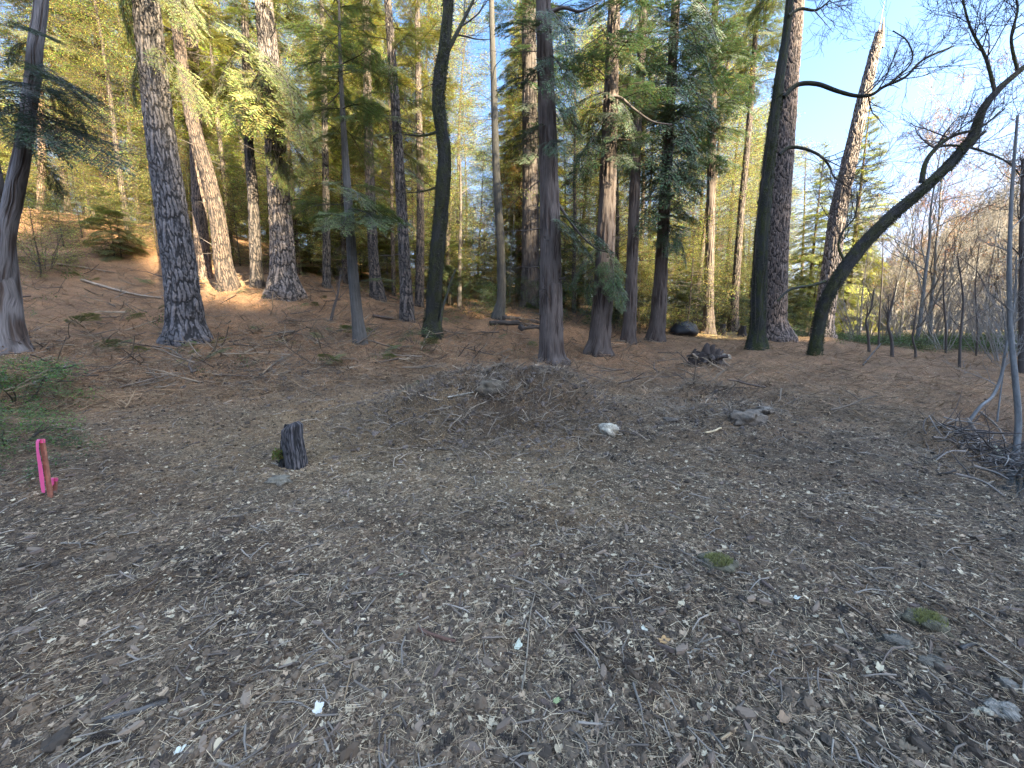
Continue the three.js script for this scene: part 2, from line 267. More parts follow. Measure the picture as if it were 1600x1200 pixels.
// ---- boughs of conifers: stem along +x, one metre long, needles as slim blades
class Blades {
  constructor() { this.p = []; this.c = []; this.i = []; }
  blade(p, d, w, L, c, up) {                                   // a kite-shaped blade
    const s = d.clone().cross(up).normalize().multiplyScalar(w / 2), m = p.clone().addScaledVector(d, L * 0.45), e = p.clone().addScaledVector(d, L), b = this.p.length / 3;
    for (const q of [p, m.clone().add(s), e, m.clone().sub(s)]) { this.p.push(q.x, q.y, q.z); this.c.push(...c); }
    this.i.push(b, b + 1, b + 2, b, b + 2, b + 3);
  }
  stem(pts, r0, r1, c) { const t = new Twigs(); t.stick(pts, r0, r1, 3); const b = this.p.length / 3; for (const v of t.p) this.p.push(v); for (const v of t.i) this.i.push(v + b); for (let k = 0; k < t.p.length / 3; k++) this.c.push(...c); }
  geo() { return makeGeo(this.p, this.i, null, this.c); }
}
const BROWN = [0.055, 0.042, 0.03];
function firBough(seed, { twigs = 15, reach = 0.42, needle = 0.05, width = 0.011, droop = 0.25, base = [0.105, 0.125, 0.036], tip = [0.19, 0.2, 0.052], bare = 0.12, step = 0.032, flat = 0.35 } = {}) {
  const r = RNG(seed), B = new Blades(), main = [];
  for (let k = 0; k <= 8; k++) { const t = k / 8; main.push(V(t, 0.06 * Math.sin(t * 3) - droop * t * t * 0.55, 0.03 * Math.sin(t * 5 + seed))); }
  B.stem(main, 0.012, 0.003, BROWN);
  const clothe = (pts, L, t0, age) => {
    for (let s = 0; s < L; s += step) {
      const t = s / L, [p, d] = along(pts, Math.min(0.999, t)), dull = r() < 0.04;
      for (let q = 0; q < 2; q++) {
        const a = (q ? 1 : -1) * (0.9 + 0.5 * r()), up = V(0, 1, 0), side = d.clone().cross(up).normalize(), dir = d.clone().multiplyScalar(Math.cos(a) + 0.35).addScaledVector(side, Math.sin(a)).addScaledVector(up, flat * (r() - 0.35)).normalize();
        const k = clamp(t * 0.7 + 0.5 * (r() - 0.4) + age, 0, 1), c = dull ? [0.12, 0.075, 0.03] : base.map((b, i) => mix(b, tip[i], k) * (0.75 + 0.5 * r()));
        B.blade(p, dir, width * (0.8 + 0.5 * r()), needle * (0.75 + 0.5 * r()), c, V(r() - 0.5, 1, r() - 0.5));
      }
    }
  };
  for (let k = 0; k < twigs; k++) for (const sgn of [-1, 1]) {
    const t = bare + (1 - bare) * (k + 0.25 + 0.5 * r()) / twigs; if (r() < 0.1) continue;
    const [p, d] = along(main, t), L = reach * (0.25 + 1.1 * Math.sin(Math.PI * (0.2 + 0.72 * t)) * (1 - 0.55 * t)) * (0.7 + 0.5 * r());
    const dir = d.clone().multiplyScalar(0.75).add(V(0, -0.1 - 0.5 * droop * r(), sgn * (0.75 + 0.3 * r()))).normalize(), tw = wander(r, p, dir, L, 4, 0.25, -0.10 * droop);
    B.stem([tw[0], tw[2], tw[4]], 0.004, 0.0015, BROWN); clothe(tw, L, t, 0);
    for (let q = 0; q < 3; q++) if (L > 0.14) { const [p2, d2] = along(tw, 0.25 + 0.22 * q + 0.1 * r()), L2 = L * (0.5 - 0.1 * q), dir2 = d2.clone().add(V(0.35, -0.25 * droop, (q % 2 ? 1 : -1) * 0.65)).normalize(); clothe(wander(r, p2, dir2, L2, 3, 0.2, -0.08 * droop), L2, t, 0.1); }
  }
  clothe(main.slice(5), 0.4, 1, 0.2);
  return B.geo();
}
function leafSpray(seed, { n = 26, size = 0.09, base = [0.05, 0.085, 0.025], tip = [0.11, 0.15, 0.04], round = 0.6 } = {}) {   // a leafy twig of a broadleaved bush
  const r = RNG(seed), B = new Blades(), main = wander(r, V(0, 0, 0), V(1, 0.1, 0), 1, 6, 0.5, 0.02);
  B.stem(main, 0.009, 0.003, BROWN);
  for (let k = 0; k < n; k++) {
    const [p, d] = along(main, 0.1 + 0.9 * r()), q = p.clone().add(V(r() - 0.5, r() - 0.5, r() - 0.5).multiplyScalar(0.42)); if (k % 3 === 0) B.stem([p, q], 0.003, 0.0015, BROWN);
    const c = base.map((b, i) => mix(b, tip[i], r()) * (0.7 + 0.6 * r())), dir = V(r() - 0.5, r() * 0.4 - 0.35, r() - 0.5).normalize();
    B.blade(q, dir, size * round * (0.7 + 0.5 * r()), size * (0.7 + 0.6 * r()), c, V(r() - 0.5, 1, r() - 0.5));
  }
  return B.geo();
}
const FIR = [1, 2, 3].map(s => firBough(s));
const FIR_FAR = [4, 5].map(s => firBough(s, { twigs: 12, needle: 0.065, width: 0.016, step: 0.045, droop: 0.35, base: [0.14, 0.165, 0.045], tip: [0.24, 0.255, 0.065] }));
const DARKFIR = [6, 7].map(s => firBough(s, { base: [0.035, 0.062, 0.03], tip: [0.06, 0.095, 0.04], droop: 0.3 }));
const CEDAR = [8, 9, 10].map(s => firBough(s, { twigs: 10, reach: 0.42, needle: 0.06, width: 0.014, droop: 0.38, flat: 0.2, step: 0.036, base: [0.052, 0.085, 0.036], tip: [0.1, 0.14, 0.05] }));
const OAKLEAF = [11, 12].map(s => leafSpray(s, { n: 34, size: 0.1, base: [0.28, 0.12, 0.02], tip: [0.42, 0.24, 0.035] }));
const BUSH = [13, 14].map(s => leafSpray(s, { n: 44, size: 0.085 }));
const YELLOW = [18, 19, 20].map(s => leafSpray(s, { n: 30, size: 0.075, round: 0.5, base: [0.19, 0.215, 0.05], tip: [0.38, 0.39, 0.1] }));
const DARKBUSH = [15, 16].map(s => leafSpray(s, { n: 50, size: 0.09, base: [0.022, 0.04, 0.02], tip: [0.045, 0.07, 0.03] }));
const PALELEAF = [17].map(s => leafSpray(s, { n: 22, size: 0.08, base: [0.3, 0.15, 0.06], tip: [0.4, 0.24, 0.1] }));
const dummy = new THREE.Matrix4();
function bough(start, tip, r, fat = 1) {                              // the matrix that lays a bough from start to tip
  const x = tip.clone().sub(start), L = x.length(); x.normalize();
  let y = V(0, 1, 0).addScaledVector(x, -x.y); if (y.lengthSq() < 1e-4) y = V(1, 0, 0); y.normalize(); const z = x.clone().cross(y); const roll = (r() - 0.5) * 0.6, y2 = y.clone().multiplyScalar(Math.cos(roll)).addScaledVector(z, Math.sin(roll)), z2 = x.clone().cross(y2);
  return new THREE.Matrix4().makeBasis(x.multiplyScalar(L), y2.multiplyScalar(L * 0.85), z2.multiplyScalar(L * fat)).setPosition(start);
}
function crownMesh(protos, mats, material, parent, r, name = 'crown', tint = [1, 1, 1], vary = 0.22) {
  const lists = protos.map(() => []); mats.forEach((m, i) => lists[Math.floor(r() * protos.length)].push(m));
  lists.forEach((l, k) => {
    if (!l.length) return; const im = shade(new THREE.InstancedMesh(protos[k], material, l.length)); im.name = name; im.userData.kind = 'stuff';
    l.forEach((m, i) => { im.setMatrixAt(i, dummy.makeTranslation(-parent.position.x, -parent.position.y, -parent.position.z).multiply(m)); const f = 1 - vary + 2 * vary * r(), w = 0.9 + 0.2 * r(); im.setColorAt(i, col(tint[0] * f * w, tint[1] * f, tint[2] * f)); });
    parent.add(im);
  });
}
// boughs round a trunk: pos(y) gives the trunk's middle at a height over its foot
function crownBoughs(r, pos, h0, H, n, Lmax, { sparse = 0, top = 0.12, belly = 0.3, thin = 1e9 } = {}) {
  const out = []; let yaw = r() * 6.28;
  for (let k = 0; k < n; k++) {
    const t = (k + r()) / n; if (r() < sparse) continue;
    const y = mix(h0, H, t); if (y > thin) continue; const prof = (t < belly ? mix(0.7, 1, t / belly) : mix(1, top, (t - belly) / (1 - belly))), L = Lmax * prof * (0.65 + 0.55 * r()); yaw += 2.4 + 0.5 * r();
    const pitch = mix(-0.28, 0.55, t ** 1.3) + 0.75 * (r() - 0.5), s = pos(y), e = s.clone().add(V(Math.cos(yaw) * Math.cos(pitch), Math.sin(pitch), Math.sin(yaw) * Math.cos(pitch)).multiplyScalar(L));
    out.push(bough(s, e, r, 0.8 + 0.5 * r()));
  }
  return out;
}

// ---------------------------------------------------------------- the ground, the creek
function axis(lo, hi, a, b, fine, grow, coarse) {                  // fine between a and b, growing outwards
  const out = []; for (let x = a; x <= b; x += fine) out.push(x);
  for (let x = out[out.length - 1], s = fine; x < hi;) { s = Math.min(s * grow, coarse); x += s; out.push(x); }
  for (let x = a, s = fine; x > lo;) { s = Math.min(s * grow, coarse); x -= s; out.unshift(x); }
  return out;
}
const bare = (x, z) => ss(0.05, 0.5, n3(x * 0.45 + 3, z * 0.45, 21));
const moundMask = (x, z) => { const n = 0.55 * n3(x * 1.3, z * 1.6, 71) + 0.3 * n3(x * 3.1, z * 3.4, 72); const q = Math.max(0, (((x + 0.3) / 2.1) ** 2 + ((z + 6.1) / 1.05) ** 2) * (1 + n)); return Math.exp(-(q ** 1.4)) * clamp(0.85 + 1.1 * n, 0, 1); };
function groundTint(x, z) {
  const dark = [0.125, 0.104, 0.086], tan = [0.25, 0.215, 0.155], red = [0.14, 0.09, 0.058], grey = [0.125, 0.112, 0.1], r = Math.hypot(x, z);
  let c = dark.slice(); const to = (k, t) => { for (let i = 0; i < 3; i++) c[i] = mix(c[i], k[i], t); };
  to(tan, 0.75 * Math.exp(-(((x + 1.8) / 3.4) ** 2 + ((z + 5.6) / 1.7) ** 2)));
  to(tan, 0.35 * Math.exp(-(((x - 0.4) / 1.2) ** 2 + ((z + 3.6) / 0.8) ** 2)));
  to(red, 0.75 * ss(5.5, 12.5, r - 0.25 * x + 1.0 * n3(x * 0.4, z * 0.4, 31)) * (1 - ss(4, 12, x)));
  to([0.13, 0.095, 0.07], 0.8 * ss(4, 10, x) * ss(7, 10, r)); to([0.085, 0.064, 0.048], 0.85 * moundMask(x, z));
  to(grey, ss(3.5, 6, x - 0.3 * -z + 1.5) * (1 - ss(8, 12, r)) * 0.8);
  to([0.045, 0.035, 0.028], (1 - ss(1.0, 2.1, creekDist(x, z))) * 0.8);
  to([0.05, 0.06, 0.03], ss(15.5, 19, -z) * ss(6, 12, x) * 0.6 + ss(30, 45, r) * 0.2); to([0.06, 0.052, 0.045], ss(24, 34, x) * 0.9);
  const m = 0.85 + 0.35 * fbm(x * 1.1, z * 1.1, 12, 3) + 0.3 * n3(x * 6, z * 6, 15), w = 0.08 * n3(x * 2.1, z * 2.1, 18);
  return [c[0] * m * (1 + w), c[1] * m, c[2] * m * (1 - w)];
}
{
  const X = axis(-420, 420, -7.5, 8.6, 0.045, 1.055, 14), Z = axis(-420, 420, -9.5, -0.4, 0.045, 1.055, 14), nx = X.length, nz = Z.length;
  const pos = new Float32Array(nx * nz * 3), uv = new Float32Array(nx * nz * 2), cl = new Float32Array(nx * nz * 3), idx = new Uint32Array((nx - 1) * (nz - 1) * 6);
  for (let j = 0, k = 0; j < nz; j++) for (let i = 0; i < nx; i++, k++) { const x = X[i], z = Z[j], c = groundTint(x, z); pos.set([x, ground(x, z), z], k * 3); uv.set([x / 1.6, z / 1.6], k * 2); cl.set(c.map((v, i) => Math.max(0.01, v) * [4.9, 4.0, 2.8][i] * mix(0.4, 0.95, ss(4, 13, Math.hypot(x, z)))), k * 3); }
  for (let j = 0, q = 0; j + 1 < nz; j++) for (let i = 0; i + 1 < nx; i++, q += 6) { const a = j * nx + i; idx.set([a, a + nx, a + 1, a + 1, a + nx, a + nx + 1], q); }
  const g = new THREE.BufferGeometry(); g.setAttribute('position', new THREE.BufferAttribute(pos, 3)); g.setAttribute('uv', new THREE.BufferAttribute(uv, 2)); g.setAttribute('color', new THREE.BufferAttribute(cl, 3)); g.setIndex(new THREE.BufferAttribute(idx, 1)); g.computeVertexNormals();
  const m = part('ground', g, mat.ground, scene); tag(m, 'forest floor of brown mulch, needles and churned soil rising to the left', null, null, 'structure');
  const c = new THREE.CatmullRomCurve3(CREEK.map(([x, z]) => V(x, 0, z))), p = [], ix = [];
  for (let k = 0; k <= 60; k++) { const t = k / 60, q = c.getPointAt(t), d = c.getTangentAt(t), y = -0.47 + 0.012 * c.getLength() * t * ss(0.5, 1, t); for (const s of [-1.7, 1.7]) p.push(q.x - d.z * s, y, q.z + d.x * s); if (k < 60) ix.push(2 * k, 2 * k + 1, 2 * k + 2, 2 * k + 1, 2 * k + 3, 2 * k + 2); }
  const wg = makeGeo(p, ix); wg.computeVertexNormals(); tag(part('creek_water', wg, mat.water, scene), 'still creek water reflecting the pale sky below the right bank', null, null, 'structure');
}

// ---------------------------------------------------------------- standing trees
// px: [pixel x, pixel y, pixel width] from foot to top at a distance d, then on to a full height
function trunkOf(px, d, H, r) {
  const pts = [], rad = []; let foot;
  px.forEach(([x, y, w], k) => { const p = at(x, y, d), R = w / 2 / FOC * (d / (Math.cos(PITCH) + (600 - y) / FOC * Math.sin(PITCH))) * Math.cos(Math.atan((x - 800) / FOC)); if (!k) { p.y = ground(p.x, p.z); foot = p.clone(); pts.push(p.clone().add(V(0, -0.35, 0))); rad.push(R); } pts.push(p); rad.push(R); });
  const a = pts[pts.length - 2], b = pts[pts.length - 1];
  if (H && foot.y + H > b.y + 1) { const dir = b.clone().sub(a).normalize().lerp(V(0, 1, 0), 0.4).normalize(), L = (foot.y + H - b.y) / dir.y, last = rad[rad.length - 1]; for (const t of [0.5, 1]) { pts.push(b.clone().addScaledVector(dir, L * t).add(V(0.1 * (r() - 0.5), 0, 0.1 * (r() - 0.5)))); rad.push(last * mix(1, 0.12, t)); } }
  const cum = [0]; for (let k = 1; k < pts.length; k++) cum.push(cum[k - 1] + pts[k].distanceTo(pts[k - 1])); const T = cum[cum.length - 1];
  const radius = (t) => { const s = t * T; let k = 1; while (k < cum.length - 1 && cum[k] < s) k++; return mix(rad[k - 1], rad[k], clamp((s - cum[k - 1]) / (cum[k] - cum[k - 1] || 1), 0, 1)); };
  const pos = (h) => { const y = foot.y + h; let k = 1; while (k < pts.length - 1 && pts[k].y < y) k++; const t = clamp((y - pts[k - 1].y) / (pts[k].y - pts[k - 1].y || 1), 0, 1); return pts[k - 1].clone().lerp(pts[k], t); };
  return { pts, radius, foot, pos, len: T };
}
const BARK = { pine: [mat.pine, pineBark, 0.04], cedar: [mat.cedar, cedarBark, 0.06], moss: [mat.moss, mossBark, 0.06], grey: [mat.grey, greyBark, 0.008] };
const trees = {};
function standing(key, name, label, px, d, { bark = 'pine', H = 17, roots = 0.22, tint = null, nr = null, step = null, lump = 0.05, crown = null, seed = 1, cat = 'tree', group = null, dead = 0 } = {}) {
  const r = RNG(seed * 77 + 5), tr = trunkOf(px, d, H, r), [m, tex, amp] = BARK[bark], R = tr.radius(0.1);
  const t = thing(name, label, cat, tr.foot, group), big = R > 0.22;
  const g = sweep(tr.pts, tr.radius, { nr: nr ?? (R > 0.35 ? 72 : R > 0.2 ? 44 : R > 0.1 ? 30 : 12), step: step ?? (R > 0.35 ? 0.045 : R > 0.2 ? 0.065 : R > 0.1 ? 0.06 : 0.14), tex: R > 0.08 ? tex : null, amp: amp * Math.min(1, R / 0.4), lump, seed, roots: R > 0.1 ? roots : 0, tint });
  tr.thing = t; tr.trunk = part('trunk', g, m, t); tr.r = r; trees[key] = tr; tr.d = d; tr.H = H;
  if (dead) {                                                         // dead snags of lower branches
    const tw = new Twigs(); for (let k = 0; k < dead; k++) { const h = mix(1.2, Math.min(H, d * 0.85), r()), p = tr.pos(h), yaw = r() * 6.28, L = 0.4 + 1.3 * r(); const b = wander(r, p, V(Math.cos(yaw), -0.15 + 0.3 * r(), Math.sin(yaw)).normalize(), L, 5, 0.45, -0.02); tw.stick(b, 0.012 + 0.01 * r(), 0.003, 4); ramify(tw, r, b, 0.01, 0, { count: [5, 3], len: [0.45, 0.2], spread: 0.7, lift: -0.02, minR: 0.003 }); }
    part('dead_branches', tw.geo(), mat.twig, t).userData.kind = 'stuff';
  }
  if (crown) { const mats = crownBoughs(r, tr.pos, crown.h0, crown.top ?? H, crown.n, crown.L, { thin: at(800, -60, d).y - tr.foot.y, ...crown }); for (const [x, y, dd, h, fat] of crown.boughs ?? []) mats.push(bough(tr.pos(h), at(x, y, dd), r, fat ?? 1)); crownMesh(crown.protos ?? FIR, mats, mat.needle, t, r, 'crown', crown.tint); }
  return tr;
}
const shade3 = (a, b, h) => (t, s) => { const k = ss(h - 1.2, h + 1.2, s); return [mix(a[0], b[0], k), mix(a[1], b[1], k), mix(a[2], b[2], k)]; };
// left
{
  const t = standing('edge', 'conifer_tree', 'grey forked two-stemmed tree at the left edge above the green brambles', [[6, 560, 92], [3, 500, 76], [-1, 420, 62], [-4, 345, 50], [-16, 250, 30], [-30, 100, 24], [-38, 0, 22]], 6.5, { bark: 'cedar', H: 13, seed: 3, roots: 0.3, tint: () => [1.1, 1.08, 1.05], crown: { h0: 6, n: 50, L: 1.8, protos: DARKFIR } });
  const pts = [[0, 440], [14, 345], [33, 250], [47, 160], [55, 80], [66, -40]].map(([x, y]) => at(x, y, 6.45)); pts.push(pts[5].clone().add(V(0.1, 2, 0)));
  part('stem', sweep(pts, (q) => mix(0.12, 0.045, q), { nr: 20, step: 0.1, tex: cedarBark, amp: 0.02, lump: 0.05, seed: 4, tint: () => [1.1, 1.1, 1.1] }), mat.cedar, t.thing);
  const mats = []; for (const [x, y, dd, hx, hy] of [[150, 170, 6.4, 52, 105], [120, 120, 6.0, 50, 120], [165, 235, 6.2, 44, 170], [20, 120, 5.6, 47, 140], [100, 235, 6.9, 44, 170], [-30, 180, 6.0, 47, 160], [125, 145, 6.6, 50, 90], [70, 215, 5.8, 47, 140], [10, 220, 6.1, 40, 190], [145, 205, 6.9, 50, 120], [60, 40, 6, 58, 60], [0, 90, 6.2, 55, 60], [110, 300, 6.8, 36, 230]]) mats.push(bough(at(hx, hy, 6.45), at(x, y, dd), t.r, 1.15));
  crownMesh(DARKFIR, mats, mat.needle, t.thing, t.r);
}
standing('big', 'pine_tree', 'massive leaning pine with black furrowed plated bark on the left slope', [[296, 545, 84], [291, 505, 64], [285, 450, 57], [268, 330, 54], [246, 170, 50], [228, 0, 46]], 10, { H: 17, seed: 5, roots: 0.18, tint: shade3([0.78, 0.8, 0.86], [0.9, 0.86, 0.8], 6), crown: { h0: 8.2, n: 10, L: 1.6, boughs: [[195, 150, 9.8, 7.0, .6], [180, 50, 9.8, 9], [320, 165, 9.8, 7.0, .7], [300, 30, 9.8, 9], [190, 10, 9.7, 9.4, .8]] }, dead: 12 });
standing('p3a', 'pine_tree', 'reddish trunk standing close behind the steeply leaning brown pine', [[318, 415, 26], [312, 330, 24], [306, 200, 22], [300, 60, 19]], 16, { H: 17, seed: 6, tint: () => [0.9, 0.72, 0.58], crown: { h0: 6, n: 36, L: 2.0, tint: [1.4, 1.25, .9] }, dead: 14 });
standing('p3b', 'pine_tree', 'brown pine leaning steeply left behind the massive plated pine', [[358, 457, 38], [350, 415, 31], [338, 330, 27], [318, 250, 25], [302, 195, 23], [282, 80, 20]], 14, { H: 15, seed: 7, tint: () => [0.55, 0.44, 0.35], crown: { h0: 7, n: 30, L: 1.8, tint: [1.4, 1.25, .9] }, dead: 14 });
standing('p4', 'pine_tree', 'slim dark trunk with a blackened base just left of the broad grey pine', [[403, 455, 24], [400, 410, 20], [395, 300, 18], [388, 215, 16], [384, 60, 13]], 14.5, { H: 17, seed: 8, tint: () => [0.6, 0.55, 0.5], crown: { h0: 6, n: 30, L: 1.7, tint: [1.3, 1.2, .9], boughs: [[420, 165, 13.2, 7.4], [470, 195, 13, 7.2], [360, 190, 13.4, 7], [450, 120, 13, 8.2], [330, 130, 13.4, 8]] }, dead: 10 });
standing('p5', 'pine_tree', 'broad grey plated pine trunk behind the slope of red needles', [[446, 463, 58], [443, 425, 42], [439, 350, 37], [430, 220, 34], [421, 100, 32], [412, 0, 30]], 14, { H: 18, seed: 9, tint: () => [1.05, 0.97, 0.9], crown: { h0: 8.5, n: 30, L: 2.0, tint: [1.3, 1.2, .9], boughs: [[470, 165, 12.9, 7.5, .9], [485, 215, 12.9, 6.6, .9], [375, 165, 13, 7.5, .9], [450, 290, 13.2, 5, .6], [395, 190, 12.8, 7.6, .8], [480, 260, 13.2, 5.6, .7]] }, dead: 8 });
standing('p6', 'fir_tree', 'thin straight fir between the broad grey pine and the bluish sapling', [[511, 450, 14], [510, 350, 12], [507, 180, 10], [503, 20, 8]], 17, { H: 17, seed: 10, tint: () => [0.75, 0.7, 0.6], crown: { h0: 4, n: 50, L: 1.6, tint: [1.4, 1.3, 1] } });
standing('sap', 'fir_tree', 'young bluish fir with spreading low boughs in the middle of the slope', [[564, 545, 24], [559, 500, 19], [553, 440, 17], [546, 340, 15], [538, 220, 10], [532, 100, 6]], 9.5, { H: 9, seed: 11, bark: 'grey', tint: () => [0.45, 0.41, 0.37], roots: 0.1, crown: { h0: 4.6, n: 34, L: 1.3, protos: FIR, boughs: [[485, 335, 9.0, 3.0, 1.2], [500, 350, 8.6, 2.9], [620, 325, 9.0, 3.0, 1.2], [640, 340, 9.6, 2.9], [530, 345, 8.2, 2.9], [590, 340, 8.4, 3.1], [470, 325, 10, 3.2], [560, 300, 8.2, 3.5], [600, 290, 9.4, 3.6], [510, 285, 9.2, 3.7], [610, 430, 9.3, 1.4, .7], [525, 400, 9.5, 2, .7]], tint: [1.0, 1.12, 1.1] }, dead: 8 });
standing('p8', 'pine_tree', 'straight mid-brown trunk on the rise behind the bluish sapling', [[591, 471, 26], [585, 420, 17], [577, 250, 15], [571, 0, 12]], 17, { H: 19, seed: 12, tint: () => [0.58, 0.5, 0.42], crown: { h0: 6, n: 40, L: 1.8, tint: [1.5, 1.3, .9] }, dead: 16 });
standing('p9', 'fir_tree', 'dark straight fir trunk just left of the mossy crooked trunk', [[637, 509, 24], [634, 440, 19], [628, 330, 17], [620, 200, 15], [606, 0, 12]], 14, { H: 18, seed: 13, tint: () => [0.72, 0.66, 0.6], crown: { h0: 5, n: 44, L: 1.6, tint: [1.3, 1.25, .95] }, dead: 26 });
standing('p10', 'pine_tree', 'thin pale trunk seen between the dark fir and the mossy crooked trunk', [[656, 488, 15], [657, 330, 12], [654, 150, 10], [652, 0, 8]], 18, { H: 19, seed: 14, tint: () => [0.58, 0.5, 0.42], crown: { h0: 6, n: 40, L: 1.6, tint: [1.5, 1.3, .9] }, dead: 8 });
standing('m11', 'oak_tree', 'crooked dark oak trunk coated in green moss, centre of the slope', [[675, 534, 32], [676, 500, 25], [681, 420, 23], [691, 310, 22], [694, 240, 21], [685, 150, 20], [696, 60, 18], [702, -20, 16]], 11.5, { bark: 'moss', H: 13, seed: 15, roots: 0.25, tint: () => [0.4, 0.4, 0.32], lump: 0.14 });
standing('p14', 'oak_tree', 'slender dark curved trunk beside the low log pile', [[778, 513, 20], [783, 470, 14], [782, 380, 13], [776, 280, 12], [772, 150, 10], [768, 0, 8]], 15, { bark: 'grey', H: 15, seed: 17, tint: () => [0.35, 0.32, 0.27], dead: 14 });
standing('p15', 'pine_tree', 'thick blackish trunk behind the main cedar on its left', [[830, 482, 34], [829, 420, 27], [829, 280, 25], [827, 100, 22], [826, 0, 20]], 20, { bark: 'cedar', H: 22, seed: 18, tint: () => [0.4, 0.36, 0.32], crown: { h0: 7, n: 50, L: 2.2, protos: CEDAR }, dead: 16 });
// centre and right: cedars
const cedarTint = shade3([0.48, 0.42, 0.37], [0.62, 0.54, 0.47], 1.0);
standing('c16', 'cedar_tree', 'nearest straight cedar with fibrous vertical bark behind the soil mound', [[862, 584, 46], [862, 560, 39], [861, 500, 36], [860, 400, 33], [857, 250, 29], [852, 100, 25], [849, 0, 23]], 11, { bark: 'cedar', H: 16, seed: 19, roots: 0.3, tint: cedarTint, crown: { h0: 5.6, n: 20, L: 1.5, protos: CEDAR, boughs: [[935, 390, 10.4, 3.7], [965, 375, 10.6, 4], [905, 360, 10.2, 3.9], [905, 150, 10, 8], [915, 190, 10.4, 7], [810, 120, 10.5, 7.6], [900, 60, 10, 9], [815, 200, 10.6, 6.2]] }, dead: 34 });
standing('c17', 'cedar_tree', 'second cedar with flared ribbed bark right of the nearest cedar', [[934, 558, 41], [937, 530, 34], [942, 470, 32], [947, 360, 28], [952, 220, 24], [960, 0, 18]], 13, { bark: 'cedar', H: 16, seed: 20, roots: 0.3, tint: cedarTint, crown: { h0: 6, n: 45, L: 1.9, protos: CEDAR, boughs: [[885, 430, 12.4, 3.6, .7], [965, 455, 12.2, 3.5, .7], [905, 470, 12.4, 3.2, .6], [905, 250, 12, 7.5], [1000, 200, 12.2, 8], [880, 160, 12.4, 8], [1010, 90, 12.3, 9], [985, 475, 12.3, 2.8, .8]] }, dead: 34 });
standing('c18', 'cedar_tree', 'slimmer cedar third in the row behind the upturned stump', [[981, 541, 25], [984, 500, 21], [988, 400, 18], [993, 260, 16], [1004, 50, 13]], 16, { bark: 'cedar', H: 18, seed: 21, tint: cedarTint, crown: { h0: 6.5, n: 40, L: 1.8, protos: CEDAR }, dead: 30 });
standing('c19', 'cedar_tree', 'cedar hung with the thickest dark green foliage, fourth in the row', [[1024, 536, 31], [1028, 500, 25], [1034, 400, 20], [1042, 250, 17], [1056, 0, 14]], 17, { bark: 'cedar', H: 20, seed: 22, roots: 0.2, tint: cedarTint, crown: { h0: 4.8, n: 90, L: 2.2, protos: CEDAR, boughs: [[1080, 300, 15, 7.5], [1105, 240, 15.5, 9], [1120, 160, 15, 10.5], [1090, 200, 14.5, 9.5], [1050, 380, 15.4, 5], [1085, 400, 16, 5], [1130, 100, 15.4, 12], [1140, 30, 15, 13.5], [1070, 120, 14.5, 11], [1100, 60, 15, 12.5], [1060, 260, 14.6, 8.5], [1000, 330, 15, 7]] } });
standing('c20', 'pine_tree', 'thin straight trunk right of the dark foliage cedar, beside the black boulder', [[1106, 526, 24], [1107, 480, 16], [1110, 330, 14], [1114, 150, 12], [1118, 0, 10]], 20, { bark: 'cedar', H: 22, seed: 23, tint: () => [0.58, 0.5, 0.42], crown: { h0: 8, n: 90, L: 2.2, protos: CEDAR }, dead: 8 });
standing('c21', 'pine_tree', 'thin trunk leaning right, just left of the two big right-hand trunks', [[1145, 521, 20], [1148, 470, 13], [1158, 330, 11], [1170, 200, 10], [1180, 60, 8]], 23, { H: 22, seed: 24, tint: () => [0.58, 0.5, 0.42], crown: { h0: 13, n: 60, L: 2.0 }, dead: 6 });
standing('m22', 'oak_tree', 'dark moss-coated oak trunk directly in front of the pale big pine', [[1180, 554, 36], [1183, 520, 26], [1188, 400, 23], [1199, 270, 20], [1214, 150, 17], [1230, 40, 13], [1236, -20, 11]], 13.5, { bark: 'moss', H: 13.5, seed: 25, roots: 0.25, tint: () => [0.6, 0.64, 0.54], lump: 0.14 });
standing('p23', 'pine_tree', 'tall pale brown pine with sunlit upper trunk on the right', [[1207, 534, 62], [1208, 500, 44], [1212, 400, 40], [1222, 250, 37], [1232, 120, 34], [1242, 0, 31]], 16, { H: 24, seed: 26, tint: () => [1.15, 1.0, 0.9], crown: { h0: 13.5, n: 70, L: 2.6 } });
standing('back1', 'pine_tree', 'reddish sunlit trunk on the hill behind the forked left tree', [[168, 320, 26], [166, 240, 24], [160, 120, 22], [152, 0, 20]], 22, { H: 22, seed: 28, tint: () => [1.0, .75, .55], crown: { h0: 6, n: 90, L: 2.6 }, dead: 12 });
standing('back2', 'pine_tree', 'thin reddish trunk far left behind the dark drooping boughs', [[66, 340, 15], [66, 240, 14], [62, 120, 13], [58, 0, 12]], 21, { H: 20, seed: 29, tint: () => [1.0, .75, .55], crown: { h0: 5, n: 80, L: 2.2 } });
